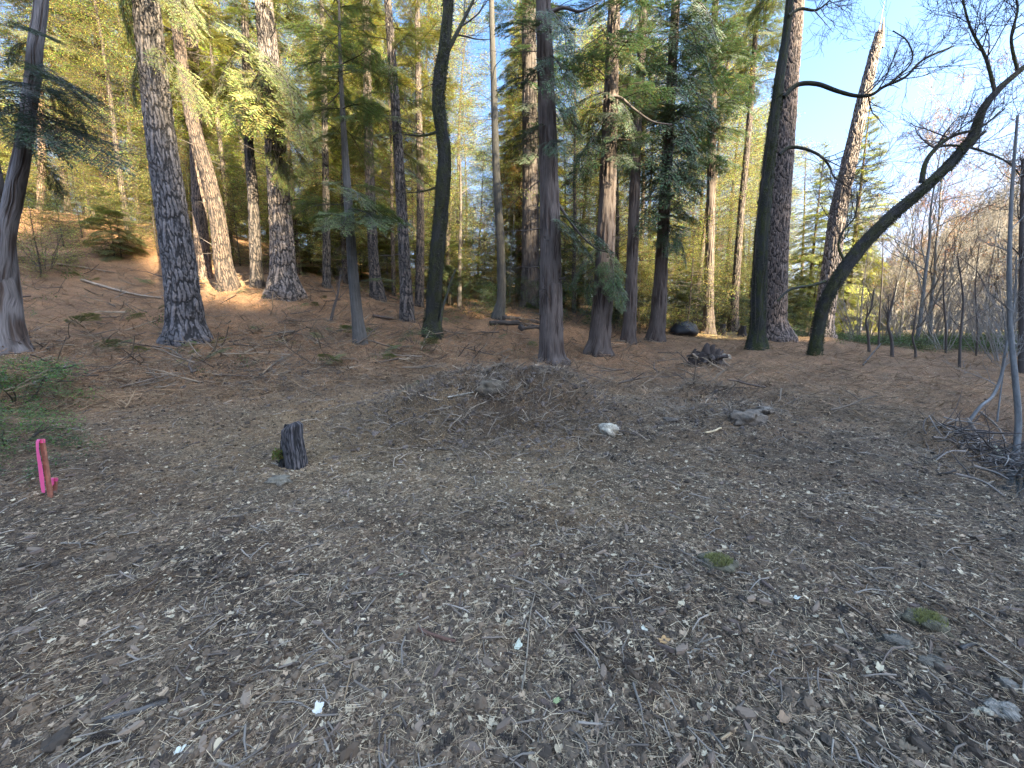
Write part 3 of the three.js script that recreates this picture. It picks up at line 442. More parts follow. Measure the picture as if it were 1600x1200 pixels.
// snag with a broken top
{
  const t = standing('snag', 'dead_tree', 'dead snag with a jagged broken top against the blue sky', [[1283, 530, 42], [1287, 500, 34], [1298, 420, 31], [1310, 330, 29], [1330, 240, 26], [1350, 150, 23], [1368, 75, 18], [1374, 50, 14]], 17, { H: 0, seed: 27, bark: 'pine', tint: () => [1.75, 1.62, 1.5] });
  const parts = []; for (const [x0, y0, x1, y1, w] of [[1376, 75, 1381, 28, 8], [1368, 80, 1374, 40, 6], [1363, 85, 1366, 62, 5], [1371, 60, 1382, 2, 2.2]]) { const a = at(x0, y0, 17), b = at(x1, y1, 17), R = w / 2 / FOC * 15.5; parts.push(sweep([a, a.clone().lerp(b, 0.5), b], (q) => R * (1 - 0.85 * q), { nr: 6, step: 0.3 })); }
  part('splinter', mergeGeometries(parts), mat.wood, t.thing);
}
function mossOn(tr, n, s0, s1, seed, green = 1) {                    // tufts of moss clinging to a trunk
  const r = RNG(seed), B = new Blades(), c = tr.trunk.geometry.userData.curve, o = tr.thing.position, L = c.getLength();
  for (let k = 0; k < n; k++) { const q = clamp((s0 + (s1 - s0) * r() ** 1.3) / L, 0, 0.99), p = c.getPointAt(q), t = c.getTangentAt(q), a = r() * 6.28, A = V(Math.cos(a), 0, Math.sin(a)); A.addScaledVector(t, -A.dot(t)).normalize(); if (n3(Math.cos(a) * 1.5, Math.sin(a) * 1.5, q * L * 1.1 + seed) < -0.05) continue; const f = 0.4 + 0.9 * r(), R = tr.radius(q) * 0.97;
    B.blade(p.addScaledVector(A, R).sub(o), A.clone().add(V(r() - 0.5, r() - 0.6, r() - 0.5).multiplyScalar(1.2)).normalize(), 0.014 + 0.012 * r(), 0.03 + 0.05 * r(), [0.055 * f, 0.062 * f * green, 0.018 * f], V(r() - 0.5, 0.3, r() - 0.5)); }
  part('moss', B.geo(), mat.leaf, tr.thing, false).userData.kind = 'stuff';
}
mossOn(trees.m11, 7000, 0.3, 9.5, 301); mossOn(trees.m22, 8000, 0.3, 9, 302);
// leaning mossy oak with limbs and twigs
function limb(t, name, px, d, w0, w1, m, { twigs = null, seed = 1, tint = null, bark = null } = {}) {
  const pts = px.map(([x, y, dd]) => at(x, y, dd ?? d)), k = d / 1.1 / FOC / 2 * Math.cos(Math.atan((px[0][0] - 800) / FOC));
  part(name, sweep(pts, (q) => mix(w0, w1, q) * k, { nr: 10, step: 0.12, tint, lump: 0.06, seed, tex: bark, amp: 0.01 }), m, t.thing);
  if (twigs) { const tw = new Twigs(), r = RNG(seed); ramify(tw, r, pts, w0 * k, 0, twigs); part('twigs', tw.geo(), mat.twig, t.thing).userData.kind = 'stuff'; }
}
{
  const t = standing('lean', 'oak_tree', 'mossy oak leaning far to the right across the sky', [[1272, 564, 24], [1278, 520, 21], [1291, 468, 23], [1329, 407, 26], [1385, 345, 25], [1440, 298, 24], [1490, 250, 22], [1520, 212, 21], [1535, 172, 17], [1560, 140, 15], [1600, 105, 13], [1650, 60, 11]], 12, { bark: 'moss', H: 0, seed: 30, roots: 0.12, lump: 0.08, tint: (q, s) => s < 1.4 ? [0.62, 0.66, 0.45] : [0.5, 0.46, 0.42] });
  mossOn(t, 6000, 0.3, 8, 303, 0.95);
  const T = { count: [13, 8, 5], len: [1.7, 0.8, 0.4], spread: 0.95, lift: 0.02, minR: 0.0042 };
  limb(t, 'limb', [[1518, 215], [1530, 212], [1540, 205]], 12, 14, 5, mat.moss, { seed: 31 });
  limb(t, 'limb', [[1440, 285], [1446, 255], [1462, 232], [1490, 212], [1530, 200], [1570, 170]], 12, 11, 3, mat.moss, { seed: 32, twigs: T });
  limb(t, 'limb', [[1462, 228], [1500, 228], [1540, 238], [1580, 258], [1610, 300]], 12, 6, 2, mat.moss, { seed: 33, twigs: T });
  limb(t, 'limb', [[1322, 412], [1310, 385], [1318, 360], [1335, 340], [1340, 300]], 12, 6, 2, mat.moss, { seed: 34, twigs: T });
  limb(t, 'limb', [[1290, 440], [1262, 447], [1235, 452], [1215, 470]], 12, 7, 5, mat.moss, { seed: 35 });
  limb(t, 'limb', [[1555, 145], [1540, 90], [1515, 40], [1500, -20]], 12, 8, 3, mat.moss, { seed: 36, twigs: T });
  limb(t, 'limb', [[1590, 112], [1580, 60], [1590, 10], [1570, -40]], 12, 7, 3, mat.moss, { seed: 37, twigs: T });
}
{
  const t = trees.m22, T = { count: [12, 8, 5], len: [1.9, 0.9, 0.4], spread: 0.9, lift: 0.03, minR: 0.0045, from: 0.45 };
  limb(t, 'limb', [[1224, 152], [1245, 133], [1275, 131], [1310, 143], [1340, 150], [1362, 148], [1380, 136], [1415, 120], [1440, 95], [1490, 72]], 13.4, 9, 3, mat.moss, { seed: 41, twigs: T, tint: () => [.5, .5, .45] });
  limb(t, 'limb', [[1218, 242], [1232, 231], [1255, 232], [1282, 244], [1296, 260], [1302, 275], [1322, 290]], 13.4, 7, 2, mat.moss, { seed: 42, twigs: T, tint: () => [.5, .5, .45] });
  limb(t, 'limb', [[1232, 25], [1250, 14], [1275, 16], [1292, 5], [1310, -15]], 13.4, 6, 2, mat.moss, { seed: 43, twigs: T });
  limb(t, 'limb', [[1385, 134], [1425, 95], [1418, 65], [1395, 48]], 13.4, 3.5, 2, mat.moss, { seed: 44, twigs: { ...T, count: [5, 4, 4] } });
}
{ const t = trees.m22, r = RNG(222), tw = new Twigs(); for (let k = 0; k < 9; k++) { let a = r() * 6.28; const pts = []; for (let h = 0.1 + 3 * r() * r(), q = 0; q < 16 && h < 12; q++, h += 0.3 + 0.3 * r()) { a += 0.5 * (r() - 0.5); const p = t.pos(h), R = t.radius(clamp((h + 0.35) / t.len, 0, 1)) + 0.03; pts.push(p.add(V(Math.cos(a) * R, 0, Math.sin(a) * R))); } if (pts.length > 2) tw.stick(pts, 0.009, 0.004, 4); } part('vines', tw.geo(), mat.twig, t.thing).userData.kind = 'stuff'; }
{ const t = trees.m11, T = { count: [7, 5, 4], len: [1.2, 0.6, 0.3], spread: 0.9, lift: 0.02, minR: 0.004 };
  limb(t, 'limb', [[688, 205], [660, 212], [632, 210]], 11.5, 5, 2, mat.moss, { seed: 45, twigs: T }); limb(t, 'limb', [[694, 90], [720, 40], [745, -10]], 11.5, 8, 3, mat.moss, { seed: 46, twigs: T }); limb(t, 'limb', [[690, 290], [665, 298], [630, 302]], 11.5, 4, 1.5, mat.moss, { seed: 47, twigs: T });
  limb(t, 'stem', [[683, 538], [688, 505], [692, 480], [703, 445], [712, 420]], 11.4, 7, 3, mat.moss, { seed: 48 }); }
{ const t = trees.c16; limb(t, 'limb', [[872, 318], [890, 345], [912, 372], [935, 390], [960, 395]], 11, 4.5, 2, mat.twig, { seed: 49 }); limb(t, 'limb', [[858, 20], [880, 12], [905, 18], [935, 5]], 10.8, 6, 2, mat.twig, { seed: 50 }); }
{ const t = trees.c17; limb(t, 'limb', [[958, 75], [972, 65], [992, 66], [1005, 80]], 12.7, 6, 2, mat.twig, { seed: 51 }); limb(t, 'limb', [[952, 150], [968, 152], [990, 170], [1020, 190], [1050, 195]], 12.7, 5, 2, mat.twig, { seed: 52 }); limb(t, 'limb', [[950, 215], [975, 218], [1000, 214], [1015, 205]], 12.7, 5, 2, mat.twig, { seed: 53 }); }

// ---------------------------------------------------------------- the wood behind: sunlit conifers
function wholeFir(seed, H, h0, n, L, protos, tint, vary, m = mat.needle) {
  const r = RNG(seed), t = new THREE.Group(); scene.add(t);
  const line = [0, 0.25, 0.5, 0.75, 1].map(q => V(0.25 * (r() - 0.5) * q, H * q - (q ? 0 : 0.6), 0.25 * (r() - 0.5) * q)), R = H * 0.0105;
  part('trunk', sweep(line, (q) => R * (1.05 - q), { nr: 9, step: 0.8, tiles: 1, tint: () => [1.15, 0.95, 0.8] }), mat.pine, t);
  const pos = (h) => along(line, clamp(h / H, 0, 0.999))[0];
  crownMesh(protos, crownBoughs(r, pos, h0, H * 0.99, n, L, { top: 0.1 }), m, t, r, 'crown', tint, vary);
  return t;
}
const ZONES = [[120, 'behind the forked left-edge tree'], [260, 'left of the massive plated pine'], [400, 'between the massive plated pine and the broad grey pine'], [540, 'between the broad grey pine and the bluish sapling'], [680, 'between the bluish sapling and the mossy crooked trunk'], [850, 'between the mossy crooked trunk and nearest cedar'], [1000, 'behind the second and third cedars'], [1185, 'behind the fourth cedar and the thin trunks'], [9999, 'around the pale big pine and the snag']];
const zone = (px) => ZONES.find(([x]) => px < x)[1], tier = (d) => d < 26 ? 'nearer' : d < 40 ? 'farther' : 'distant';
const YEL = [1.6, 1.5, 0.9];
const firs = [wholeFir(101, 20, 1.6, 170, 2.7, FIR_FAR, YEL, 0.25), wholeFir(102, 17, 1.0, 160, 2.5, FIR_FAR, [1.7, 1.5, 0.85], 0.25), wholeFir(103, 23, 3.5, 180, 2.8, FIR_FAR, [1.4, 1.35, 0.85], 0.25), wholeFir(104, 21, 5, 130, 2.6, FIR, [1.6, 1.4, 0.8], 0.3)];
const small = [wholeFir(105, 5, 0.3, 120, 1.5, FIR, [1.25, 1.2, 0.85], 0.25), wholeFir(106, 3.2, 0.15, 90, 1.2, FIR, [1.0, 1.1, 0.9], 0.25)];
function plant(proto, name, label, cat, px, d, sc, yaw, group, first) {
  const o = first ? proto : proto.clone(); o.name = numbered(name); if (!first) scene.add(o);
  const p = onGround(px, d); o.position.copy(p); o.scale.setScalar(sc); o.rotation.y = yaw; return tag(o, label, cat, group);
}
{
  const r = RNG(500), seen = new Set(), L = 'sunlit yellow-green conifer crowded into the backdrop behind the nearer trunks', G = 'sunlit backdrop conifers';
  const spots = [];
  for (let k = 0; k < 6; k++) spots.push([-190 + 1050 * (k + 0.8 * r()) / 6, 24 + 9 * r()]);
  for (let k = 0; k < 13; k++) spots.push([-260 + 1200 * (k + 0.9 * r()) / 13, 32 + 16 * r()]);
  for (let k = 0; k < 34; k++) spots.push([-300 + 1640 * (k + 0.9 * r()) / 34, 50 + 35 * r()]);
  for (const [px, d] of spots) {
    const gap = px > 735 && px < 800; if (gap && d < 50) continue;
    const k = Math.floor(r() * 4), f = !seen.has(k); seen.add(k);
    plant(firs[k], 'conifer_tree', tier(d) + ' sunlit conifer ' + zone(px), 'tree', px, d, (gap ? 0.45 : 0.75 + 0.4 * r()) * (px > 1050 ? 0.8 : 1), r() * 6.28, tier(d) + ' backdrop conifers ' + zone(px), f);
  }
  const seen2 = new Set(), L2 = 'small understorey fir growing low among the trunks at the back of the wood', G2 = 'low understorey firs';
  for (const [px, d, s] of [[690, 21, 1], [735, 23, .8], [480, 20, .9], [540, 22, 1.1], [610, 21, .9], [380, 24, 1.1], [250, 25, 1], [330, 23, .9], [200, 24, .9], [900, 24, 1.1], [960, 22, 1], [1010, 25, 1.1], [1085, 27, 1.1], [1135, 28, 1], [1060, 24, .9], [805, 25, 1], [760, 27, .8], [860, 23, 0.9], [1240, 26, .9], [100, 24, .9], [20, 23, 1], [440, 26, 1], [580, 27, 1.2]]) {
    const k = Math.floor(r() * 2), f = !seen2.has(k); seen2.add(k); plant(small[k], 'fir_tree', 'small understorey fir growing low ' + zone(px), 'tree', px, d, s * (0.8 + 0.4 * r()) * (k ? 1.3 : 1), r() * 6.28, 'low firs ' + zone(px), f);
  }
  
  plant(small[1], 'fir_tree', 'bluish shaded little fir between the two left pines on the slope crest', 'tree', 195, 17, 0.9, 2, null);
  // right: cooler firs
  plant(firs[0], 'fir_tree', 'narrow fir with a sunlit tip standing behind the broken snag', 'tree', 1318, 33, 1.0, 2, null);
  for (const [px, d, s] of [[1180, 38, .5], [1215, 46, .5], [1150, 52, .5], [1270, 50, .5], [1230, 62, .5], [1130, 44, .45]]) plant(firs[Math.floor(r() * 3)], 'conifer_tree', tier(d) + ' sunlit conifer ' + zone(px), 'tree', px, d, s, r() * 6, tier(d) + ' backdrop conifers ' + zone(px));
  plant(firs[2], 'conifer_tree', 'yellow-green sunlit conifer just right of the tall pale pine', 'tree', 1258, 30, 0.62, 4, null);
  plant(firs[1], 'conifer_tree', 'dark green fir rising between the snag and the leaning oak', 'tree', 1392, 48, 0.62, 1, null);
  plant(firs[3], 'conifer_tree', 'distant dark fir low on the horizon right of the leaning oak', 'tree', 1440, 60, 0.55, 3, null);
  for (const [px, d, s] of [[1345, 40, .5], [1290, 42, .55], [1480, 75, .5], [1545, 80, .5], [1590, 70, .6], [1360, 52, .5], [1425, 70, .55], [1510, 62, .45], [1565, 58, .4], [1310, 58, .5]]) plant(firs[Math.floor(r() * 3)], 'conifer_tree', 'shaded conifer far off on the valley floor at the right', 'tree', px, d, s, r() * 6, 'far valley conifers');
}
function speckleTree(seed, H, nc, W, protos, tint, h0 = 0.5, per = 10) {
  const r = RNG(seed), t = new THREE.Group(); scene.add(t); const tw = new Twigs(), mats = [], line = wander(r, V(0, -0.5, 0), V(0, 1, 0), H + 0.4, 8, 0.08, 0.05);
  part('trunk', sweep(line, (q) => H * 0.009 * (1.1 - q), { nr: 8, step: 0.5, tiles: 1, tint: () => [0.7, 0.6, 0.5] }), mat.pine, t);
  for (let k = 0; k < nc; k++) {
    const q = (k + r()) / nc, y = mix(h0, H, q), a = r() * 6.28, R = W * (q < 0.3 ? mix(0.75, 1, q / 0.3) : mix(1, 0.15, (q - 0.3) / 0.7)) * (0.25 + 0.75 * Math.sqrt(r())), s = along(line, clamp(y / H, 0, 0.98))[0], c = s.clone().add(V(Math.cos(a) * R, 0.25 * R * (r() - 0.4), Math.sin(a) * R));
    tw.stick([s, s.clone().lerp(c, 0.5).add(V(0, 0.1 * R, 0)), c], 0.014, 0.005, 3);
    for (let j = 0; j < per; j++) { const p = s.clone().lerp(c, 0.35 + 0.75 * r()).add(V(r() - 0.5, 0.5 * (r() - 0.6), r() - 0.5)), d = V(Math.cos(a) + 1.4 * (r() - 0.5), 0.5 * (r() - 0.6), Math.sin(a) + 1.4 * (r() - 0.5)).normalize(); mats.push(bough(p, p.clone().addScaledVector(d, 0.5 + 0.5 * r()), r)); }
  }
  part('branches', tw.geo(), mat.twig, t).userData.kind = 'stuff'; crownMesh(protos, mats, mat.leaf, t, r, 'crown', tint, 0.35); return t;
}
{
  const r = RNG(640), protos = [speckleTree(641, 13, 105, 2.8, YELLOW, [1.05, 1.05, 1]), speckleTree(642, 10, 60, 2.1, YELLOW, [0.9, 1.0, 1]), speckleTree(643, 16, 140, 3.2, YELLOW, [1.15, 1.05, 0.9], 1.5), speckleTree(644, 5, 34, 1.5, YELLOW, [1.1, 1.0, 0.9])], seen = new Set();
  const L = 'yellow-green leafy tree filling the sunlit wood behind the trunks', G = 'yellow-green leafy trees of the sunlit wood', spots = [];
  for (let k = 0; k < 17; k++) spots.push([-150 + 1300 * (k + 0.9 * r()) / 17, 19 + 5 * r()]); for (let k = 0; k < 20; k++) spots.push([-200 + 1400 * (k + 0.9 * r()) / 20, 25 + 7 * r()]); for (let k = 0; k < 18; k++) spots.push([-200 + 1480 * (k + 0.9 * r()) / 18, 34 + 10 * r()]);
  for (const [px, d] of spots) { let k = Math.floor(r() * 4), s = 0.75 + 0.45 * r(); const gap = px > 728 && px < 805; if (gap) { k = 3; s *= 0.9; } const f = !seen.has(k); seen.add(k); plant(protos[k], 'leafy_tree', tier(d) + ' yellow-green leafy tree ' + zone(px), 'tree', px, d, s, r() * 6.28, tier(d) + ' leafy trees ' + zone(px), f); }
  plant(protos[1], 'leafy_tree', 'yellow-green leafy tree lit by the sun right behind the foot of the snag', 'tree', 1262, 30, 0.8, 2, null); plant(protos[0], 'leafy_tree', 'pale yellow-green tree between the two right-hand big trunks', 'tree', 1172, 30, 0.75, 1, null);
  for (const [px, d, k, q] of [[748, 27, 1, 0.95], [775, 31, 0, 0.85], [792, 28, 1, .9], [1102, 27, 2, 1.2], [1128, 30, 2, 1.3], [1150, 28, 0, 1.15], [1085, 31, 2, 1.25], [1165, 34, 2, 1.2], [1010, 27, 0, 1.2], [905, 27, 2, 1.1], [945, 29, 2, 1.15], [1140, 24, 3, 1], [1195, 27, 3, 1.2], [985, 23, 3, 1], [880, 23, 3, .9], [1060, 26, 3, 1.1], [700, 23, 3, 1], [655, 25, 3, 1.1], [725, 28, 3, 1.3], [815, 26, 3, 1.2], [850, 30, 1, .9], [910, 33, 1, 1], [960, 27, 3, 1.2], [1035, 30, 1, .9], [1085, 24, 3, .9], [1120, 33, 1, .9], [600, 27, 3, 1.2], [545, 25, 3, 1.1], [490, 25, 3, 1.1], [440, 24, 3, 1], [222, 19, 2, .85], [295, 19.5, 0, .95], [372, 20, 2, .9], [475, 19.5, 0, 1.05], [545, 20, 2, .95], [618, 19.5, 0, 1], [705, 20.5, 2, .9], [662, 22, 2, 1], [820, 24, 2, 1], [1085, 25, 2, 1.1], [1000, 25, 2, 1.1], [930, 24, 0, 1.2]]) plant(protos[k], 'leafy_tree', tier(d) + ' yellow-green leafy tree ' + zone(px), 'tree', px, d, q, r() * 6.28, tier(d) + ' leafy trees ' + zone(px));
  for (let k = 0; k < 36; k++) { const px = 180 + 1090 * (k + 0.9 * r()) / 36; if (px > 735 && px < 800) continue; const d = 36 + 22 * r(); plant(protos[k % 3], 'leafy_tree', tier(d) + ' yellow-green leafy tree ' + zone(px), 'tree', px, d, (1.25 + 0.5 * r()) * (px > 1180 ? 0.7 : 1), r() * 6.28, tier(d) + ' leafy trees ' + zone(px)); }
  for (const [px, d, k, q] of [[262, 18, 3, .75], [335, 18.5, 3, .8], [150, 18.5, 3, .7], [205, 17, 3, .5], [385, 19, 3, .8], [120, 17, 3, .55]]) plant(protos[k], 'leafy_bush', 'olive leafy bush standing on the crest of the left hillside', 'bush', px, d, q, r() * 6.28, 'leafy bushes on the left hill crest');
  plant(protos[3], 'leafy_tree', 'golden hanging bush lit by the sun at the far left of the hillside', 'tree', 78, 13.5, 0.62, 0.5, null);
}
// broadleaved trees with autumn leaves
function leafyTree(seed, H, protos, n, tint, spread = 0.35, m = mat.leaf) {
  const r = RNG(seed), t = new THREE.Group(); scene.add(t); const tw = new Twigs(), tips = [];
  const line = wander(r, V(0, -0.4, 0), V(0, 1, 0), H * 0.9, 8, 0.16, 0.06);
  part('trunk', sweep(line, (q) => H * 0.0075 * (1.1 - q), { nr: 8, step: 0.5, lump: 0.05, seed }), mat.grey, t);
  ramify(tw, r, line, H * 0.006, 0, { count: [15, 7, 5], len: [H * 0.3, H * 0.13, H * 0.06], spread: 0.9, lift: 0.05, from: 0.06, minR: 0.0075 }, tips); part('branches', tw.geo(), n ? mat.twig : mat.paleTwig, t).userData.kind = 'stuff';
  if (n) { const mats = []; for (let k = 0; k < n; k++) { const p = tips[Math.floor(r() * tips.length)]; mats.push(bough(p, p.clone().add(V(r() - 0.5, r() * 0.4 - 0.3, r() - 0.5).normalize().multiplyScalar(H * spread * 0.12 * (0.7 + 0.6 * r()))), r)); } crownMesh(protos, mats, m, t, r, 'crown', tint, 0.3); }
  return t;
}
{
  const orange = leafyTree(601, 7, OAKLEAF, 420, [1.25, 1.15, 1]), r = RNG(77);
  plant(orange, 'maple_tree', 'orange-leaved autumn tree glowing behind the slender curved trunk', 'tree', 795, 23, 1.15, 0, null, true);
  plant(orange, 'maple_tree', 'orange-leaved autumn tree right of the dark foliage cedar', 'tree', 1088, 30, 1.25, 2, null);
  plant(orange, 'maple_tree', 'small orange autumn tree between the two reddish trunks on the left', 'tree', 330, 19, 0.7, 3, null);
  plant(orange, 'maple_tree', 'orange autumn tree at the back between the mossy and curved trunks', 'tree', 735, 30, 0.9, 5, null);
  const pale = leafyTree(602, 11, PALELEAF, 420, [1.1, 1, 1], 0.5);
  plant(pale, 'alder_tree', 'bare tree with pale brown leaf wisps behind the leaning oak', 'tree', 1455, 24, 1.25, 0, null, true);
  plant(pale, 'alder_tree', 'tall tree with pinkish dry leaves in the upper right corner', 'tree', 1575, 20, 1.35, 2, null);
  plant(pale, 'alder_tree', 'thin tree with a few tan leaves right of the snag', 'tree', 1405, 27, 0.95, 4, null);
}
// bare trees and brush of the creek flat
{
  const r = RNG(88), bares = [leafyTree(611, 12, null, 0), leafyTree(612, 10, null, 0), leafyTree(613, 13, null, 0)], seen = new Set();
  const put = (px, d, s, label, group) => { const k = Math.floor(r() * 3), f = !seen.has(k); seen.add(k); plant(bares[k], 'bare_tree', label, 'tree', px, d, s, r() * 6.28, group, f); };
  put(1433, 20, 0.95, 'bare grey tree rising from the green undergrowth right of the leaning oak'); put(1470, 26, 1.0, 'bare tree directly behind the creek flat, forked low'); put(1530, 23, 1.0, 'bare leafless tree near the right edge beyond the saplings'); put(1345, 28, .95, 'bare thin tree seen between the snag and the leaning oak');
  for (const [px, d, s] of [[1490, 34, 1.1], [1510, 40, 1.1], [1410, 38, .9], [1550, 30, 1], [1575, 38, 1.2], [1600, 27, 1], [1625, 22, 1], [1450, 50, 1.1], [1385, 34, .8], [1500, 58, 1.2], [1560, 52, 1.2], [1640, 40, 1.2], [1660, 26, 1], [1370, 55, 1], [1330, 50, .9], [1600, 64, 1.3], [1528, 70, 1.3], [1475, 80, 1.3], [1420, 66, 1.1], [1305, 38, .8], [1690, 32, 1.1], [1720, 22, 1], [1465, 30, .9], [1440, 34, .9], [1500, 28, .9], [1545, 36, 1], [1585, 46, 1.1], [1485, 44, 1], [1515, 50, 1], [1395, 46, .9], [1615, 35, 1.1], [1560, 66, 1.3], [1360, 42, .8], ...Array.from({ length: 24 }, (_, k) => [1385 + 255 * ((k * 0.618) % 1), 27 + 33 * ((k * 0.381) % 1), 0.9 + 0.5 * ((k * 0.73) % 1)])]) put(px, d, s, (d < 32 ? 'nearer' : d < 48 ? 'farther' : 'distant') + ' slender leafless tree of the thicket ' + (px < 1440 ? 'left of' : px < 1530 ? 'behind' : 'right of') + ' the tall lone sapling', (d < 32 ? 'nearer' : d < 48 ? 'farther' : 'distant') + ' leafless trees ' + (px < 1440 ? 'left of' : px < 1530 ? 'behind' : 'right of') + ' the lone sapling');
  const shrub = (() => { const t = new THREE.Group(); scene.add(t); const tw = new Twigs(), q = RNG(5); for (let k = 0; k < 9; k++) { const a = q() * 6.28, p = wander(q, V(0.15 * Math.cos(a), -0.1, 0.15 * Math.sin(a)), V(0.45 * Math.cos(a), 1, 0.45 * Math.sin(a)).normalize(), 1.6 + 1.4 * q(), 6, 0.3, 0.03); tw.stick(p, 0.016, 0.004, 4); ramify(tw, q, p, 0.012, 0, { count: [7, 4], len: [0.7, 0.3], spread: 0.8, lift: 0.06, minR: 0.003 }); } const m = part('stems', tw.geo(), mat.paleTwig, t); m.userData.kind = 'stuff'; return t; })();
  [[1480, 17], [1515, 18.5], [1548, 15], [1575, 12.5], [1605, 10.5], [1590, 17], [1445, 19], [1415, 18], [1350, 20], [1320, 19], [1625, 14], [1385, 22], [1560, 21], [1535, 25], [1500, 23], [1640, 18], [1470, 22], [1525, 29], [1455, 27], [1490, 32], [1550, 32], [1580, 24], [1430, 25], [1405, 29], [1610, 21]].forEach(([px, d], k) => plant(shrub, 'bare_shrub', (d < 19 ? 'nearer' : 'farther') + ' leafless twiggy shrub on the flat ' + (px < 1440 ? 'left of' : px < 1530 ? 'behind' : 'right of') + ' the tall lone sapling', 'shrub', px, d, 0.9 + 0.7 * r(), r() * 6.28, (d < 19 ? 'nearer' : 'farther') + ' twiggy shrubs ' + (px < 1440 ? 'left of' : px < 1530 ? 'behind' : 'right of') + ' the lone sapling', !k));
}
// slim saplings on the flat, pale trees by the water
function sapling(label, px, d, w, seed, m = mat.twig, branch = 6, foot = null, name = 'sapling') {
  const r = RNG(seed), pts = px.map(([x, y, dd]) => at(x, y, dd ?? d)), f = pts[0].clone(); f.y = ground(f.x, f.z); const t = thing(name, label, 'sapling', f); pts[0].y = f.y - 0.15;
  const k = d / 1.05 / FOC / 2 * Math.cos(Math.atan((px[0][0] - 800) / FOC)); part('trunk', sweep(pts, (q) => mix(w, w * 0.35, q) * k, { nr: 8, step: 0.12, lump: 0.08, seed }), m, t);
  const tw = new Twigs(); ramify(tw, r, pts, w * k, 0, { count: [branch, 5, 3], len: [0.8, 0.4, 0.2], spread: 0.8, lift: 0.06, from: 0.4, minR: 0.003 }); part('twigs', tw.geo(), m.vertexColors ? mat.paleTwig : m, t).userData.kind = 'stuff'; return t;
}
sapling('crooked dark sapling nearest the leaning oak on the flat', [[1359, 553], [1356, 520], [1353, 500], [1360, 485], [1366, 450]], 14, 6, 701);
sapling('dark sapling with a bent top, second from the leaning oak', [[1394, 562], [1393, 530], [1387, 508], [1390, 490], [1400, 450]], 12.5, 7, 702);
sapling('short hooked sapling between the bent sapling and the tall thin one', [[1430, 566], [1430, 545], [1426, 530], [1429, 505], [1434, 470]], 12.3, 5, 703);
sapling('tall thin dark sapling standing alone on the right flat', [[1500, 577], [1500, 540], [1502, 510], [1505, 470], [1496, 400]], 10.5, 6, 704);
sapling('pair-stemmed thin sapling just behind the fallen leaning stick', [[1374, 540], [1374, 500], [1378, 440], [1380, 370]], 15, 4, 705);
sapling('thin grey sapling behind the tall thin dark one', [[1525, 560], [1527, 520], [1524, 450], [1530, 380]], 14, 4, 706);
sapling('fine stem left of the tall thin sapling', [[1477, 560], [1478, 520], [1474, 450], [1478, 390]], 14.5, 5, 707);
sapling('pale grey sapling rising from the creek edge at the right', [[1587, 722, 6.1], [1591, 660, 6.2], [1586, 590, 6.3], [1578, 500, 6.4], [1577, 420, 6.4], [1581, 300, 6.5], [1590, 180, 6.5]], 6.2, 15, 708, mat.grey, 9);
sapling('grey sapling curving up from the bank beside the pale creek sapling', [[1512, 638, 7.2], [1532, 635, 7.2], [1550, 620, 7.3], [1563, 592, 7.4], [1569, 560, 7.4], [1585, 470, 7.5], [1588, 400, 7.5]], 7.2, 8, 709, mat.grey, 8);
sapling('thin grey stem in the dark bank shrubs right of the curving sapling', [[1560, 650, 7.4], [1565, 600, 7.6], [1572, 540, 7.6], [1560, 440, 7.6]], 7.4, 4, 710, mat.grey, 8);
sapling('dark trunk standing at the very right edge of the flat', [[1600, 575, 10], [1597, 500, 10], [1596, 400, 10], [1598, 250, 10]], 10, 16, 711, mat.twig, 9);
sapling('short crooked dark stem on the red slope left of the bluish sapling', [[515, 495], [522, 480], [528, 460], [532, 430]], 12.5, 6, 712);
sapling('thin dead stem behind the mossy crooked trunk on its right', [[718, 487], [718, 420], [720, 330], [719, 250]], 20, 8, 713);

// ---------------------------------------------------------------- bushes
function bush(name, label, px, d, w, h, n, protos, seed, tint = [1, 1, 1], cat = 'bush', size = 0.55, lift = 0) {
  const r = RNG(seed), p = onGround(px, d), t = thing(name, label, cat, p), mats = [], tw = new Twigs();
  for (let k = 0; k < 12; k++) { const a = r() * 6.28, b = wander(r, p.clone().add(V(0.15 * Math.cos(a), -0.05, 0.15 * Math.sin(a))), V(Math.cos(a) * w / h * 0.4, 1, Math.sin(a) * w / h * 0.3).normalize(), h * (0.6 + 0.4 * r()), 4, 0.4); tw.stick(b, 0.012, 0.004); }
  part('stems', tw.geo(), mat.twig, t).userData.kind = 'stuff';
  for (let k = 0; k < n; k++) { const a = r() * 6.28, q = Math.sqrt(r()), y = r(), prof = Math.sqrt(1 - (y * 0.9) ** 2), x = p.x + Math.cos(a) * q * w / 2 * prof, z = p.z + Math.sin(a) * q * w / 2 * prof, s = V(x, ground(x, z) + lift + y * h, z); mats.push(bough(s, s.clone().add(V(Math.cos(a) + r() - 0.5, 0.5 * (r() - 0.3), Math.sin(a) + r() - 0.5).normalize().multiplyScalar(size * (0.7 + 0.6 * r()))), r)); }
  crownMesh(protos, mats, mat.leaf, t, r, 'foliage', tint, 0.3); return t;
}
bush('shrub', 'large dark evergreen shrub behind the black boulder', 1068, 22, 3.6, 2.6, 260, DARKBUSH, 801);
bush('shrub', 'low green bush between the mossy trunk and the slender curved trunk', 735, 17, 2.6, 1.5, 150, BUSH, 802, [.8, .9, .8]);
bush('shrub', 'bright yellow-green sunlit bush left of the slender curved trunk', 768, 20, 1.2, 1.2, 60, BUSH, 803, [1.9, 1.9, 1.2]);
bush('shrub', 'green bush behind the nearest cedar on its right', 895, 18, 2.8, 1.8, 170, BUSH, 804, [.7, .85, .7]);
bush('shrub', 'green bush between the second and third cedars', 965, 19, 2.4, 1.7, 150, BUSH, 805, [.75, .85, .7]);
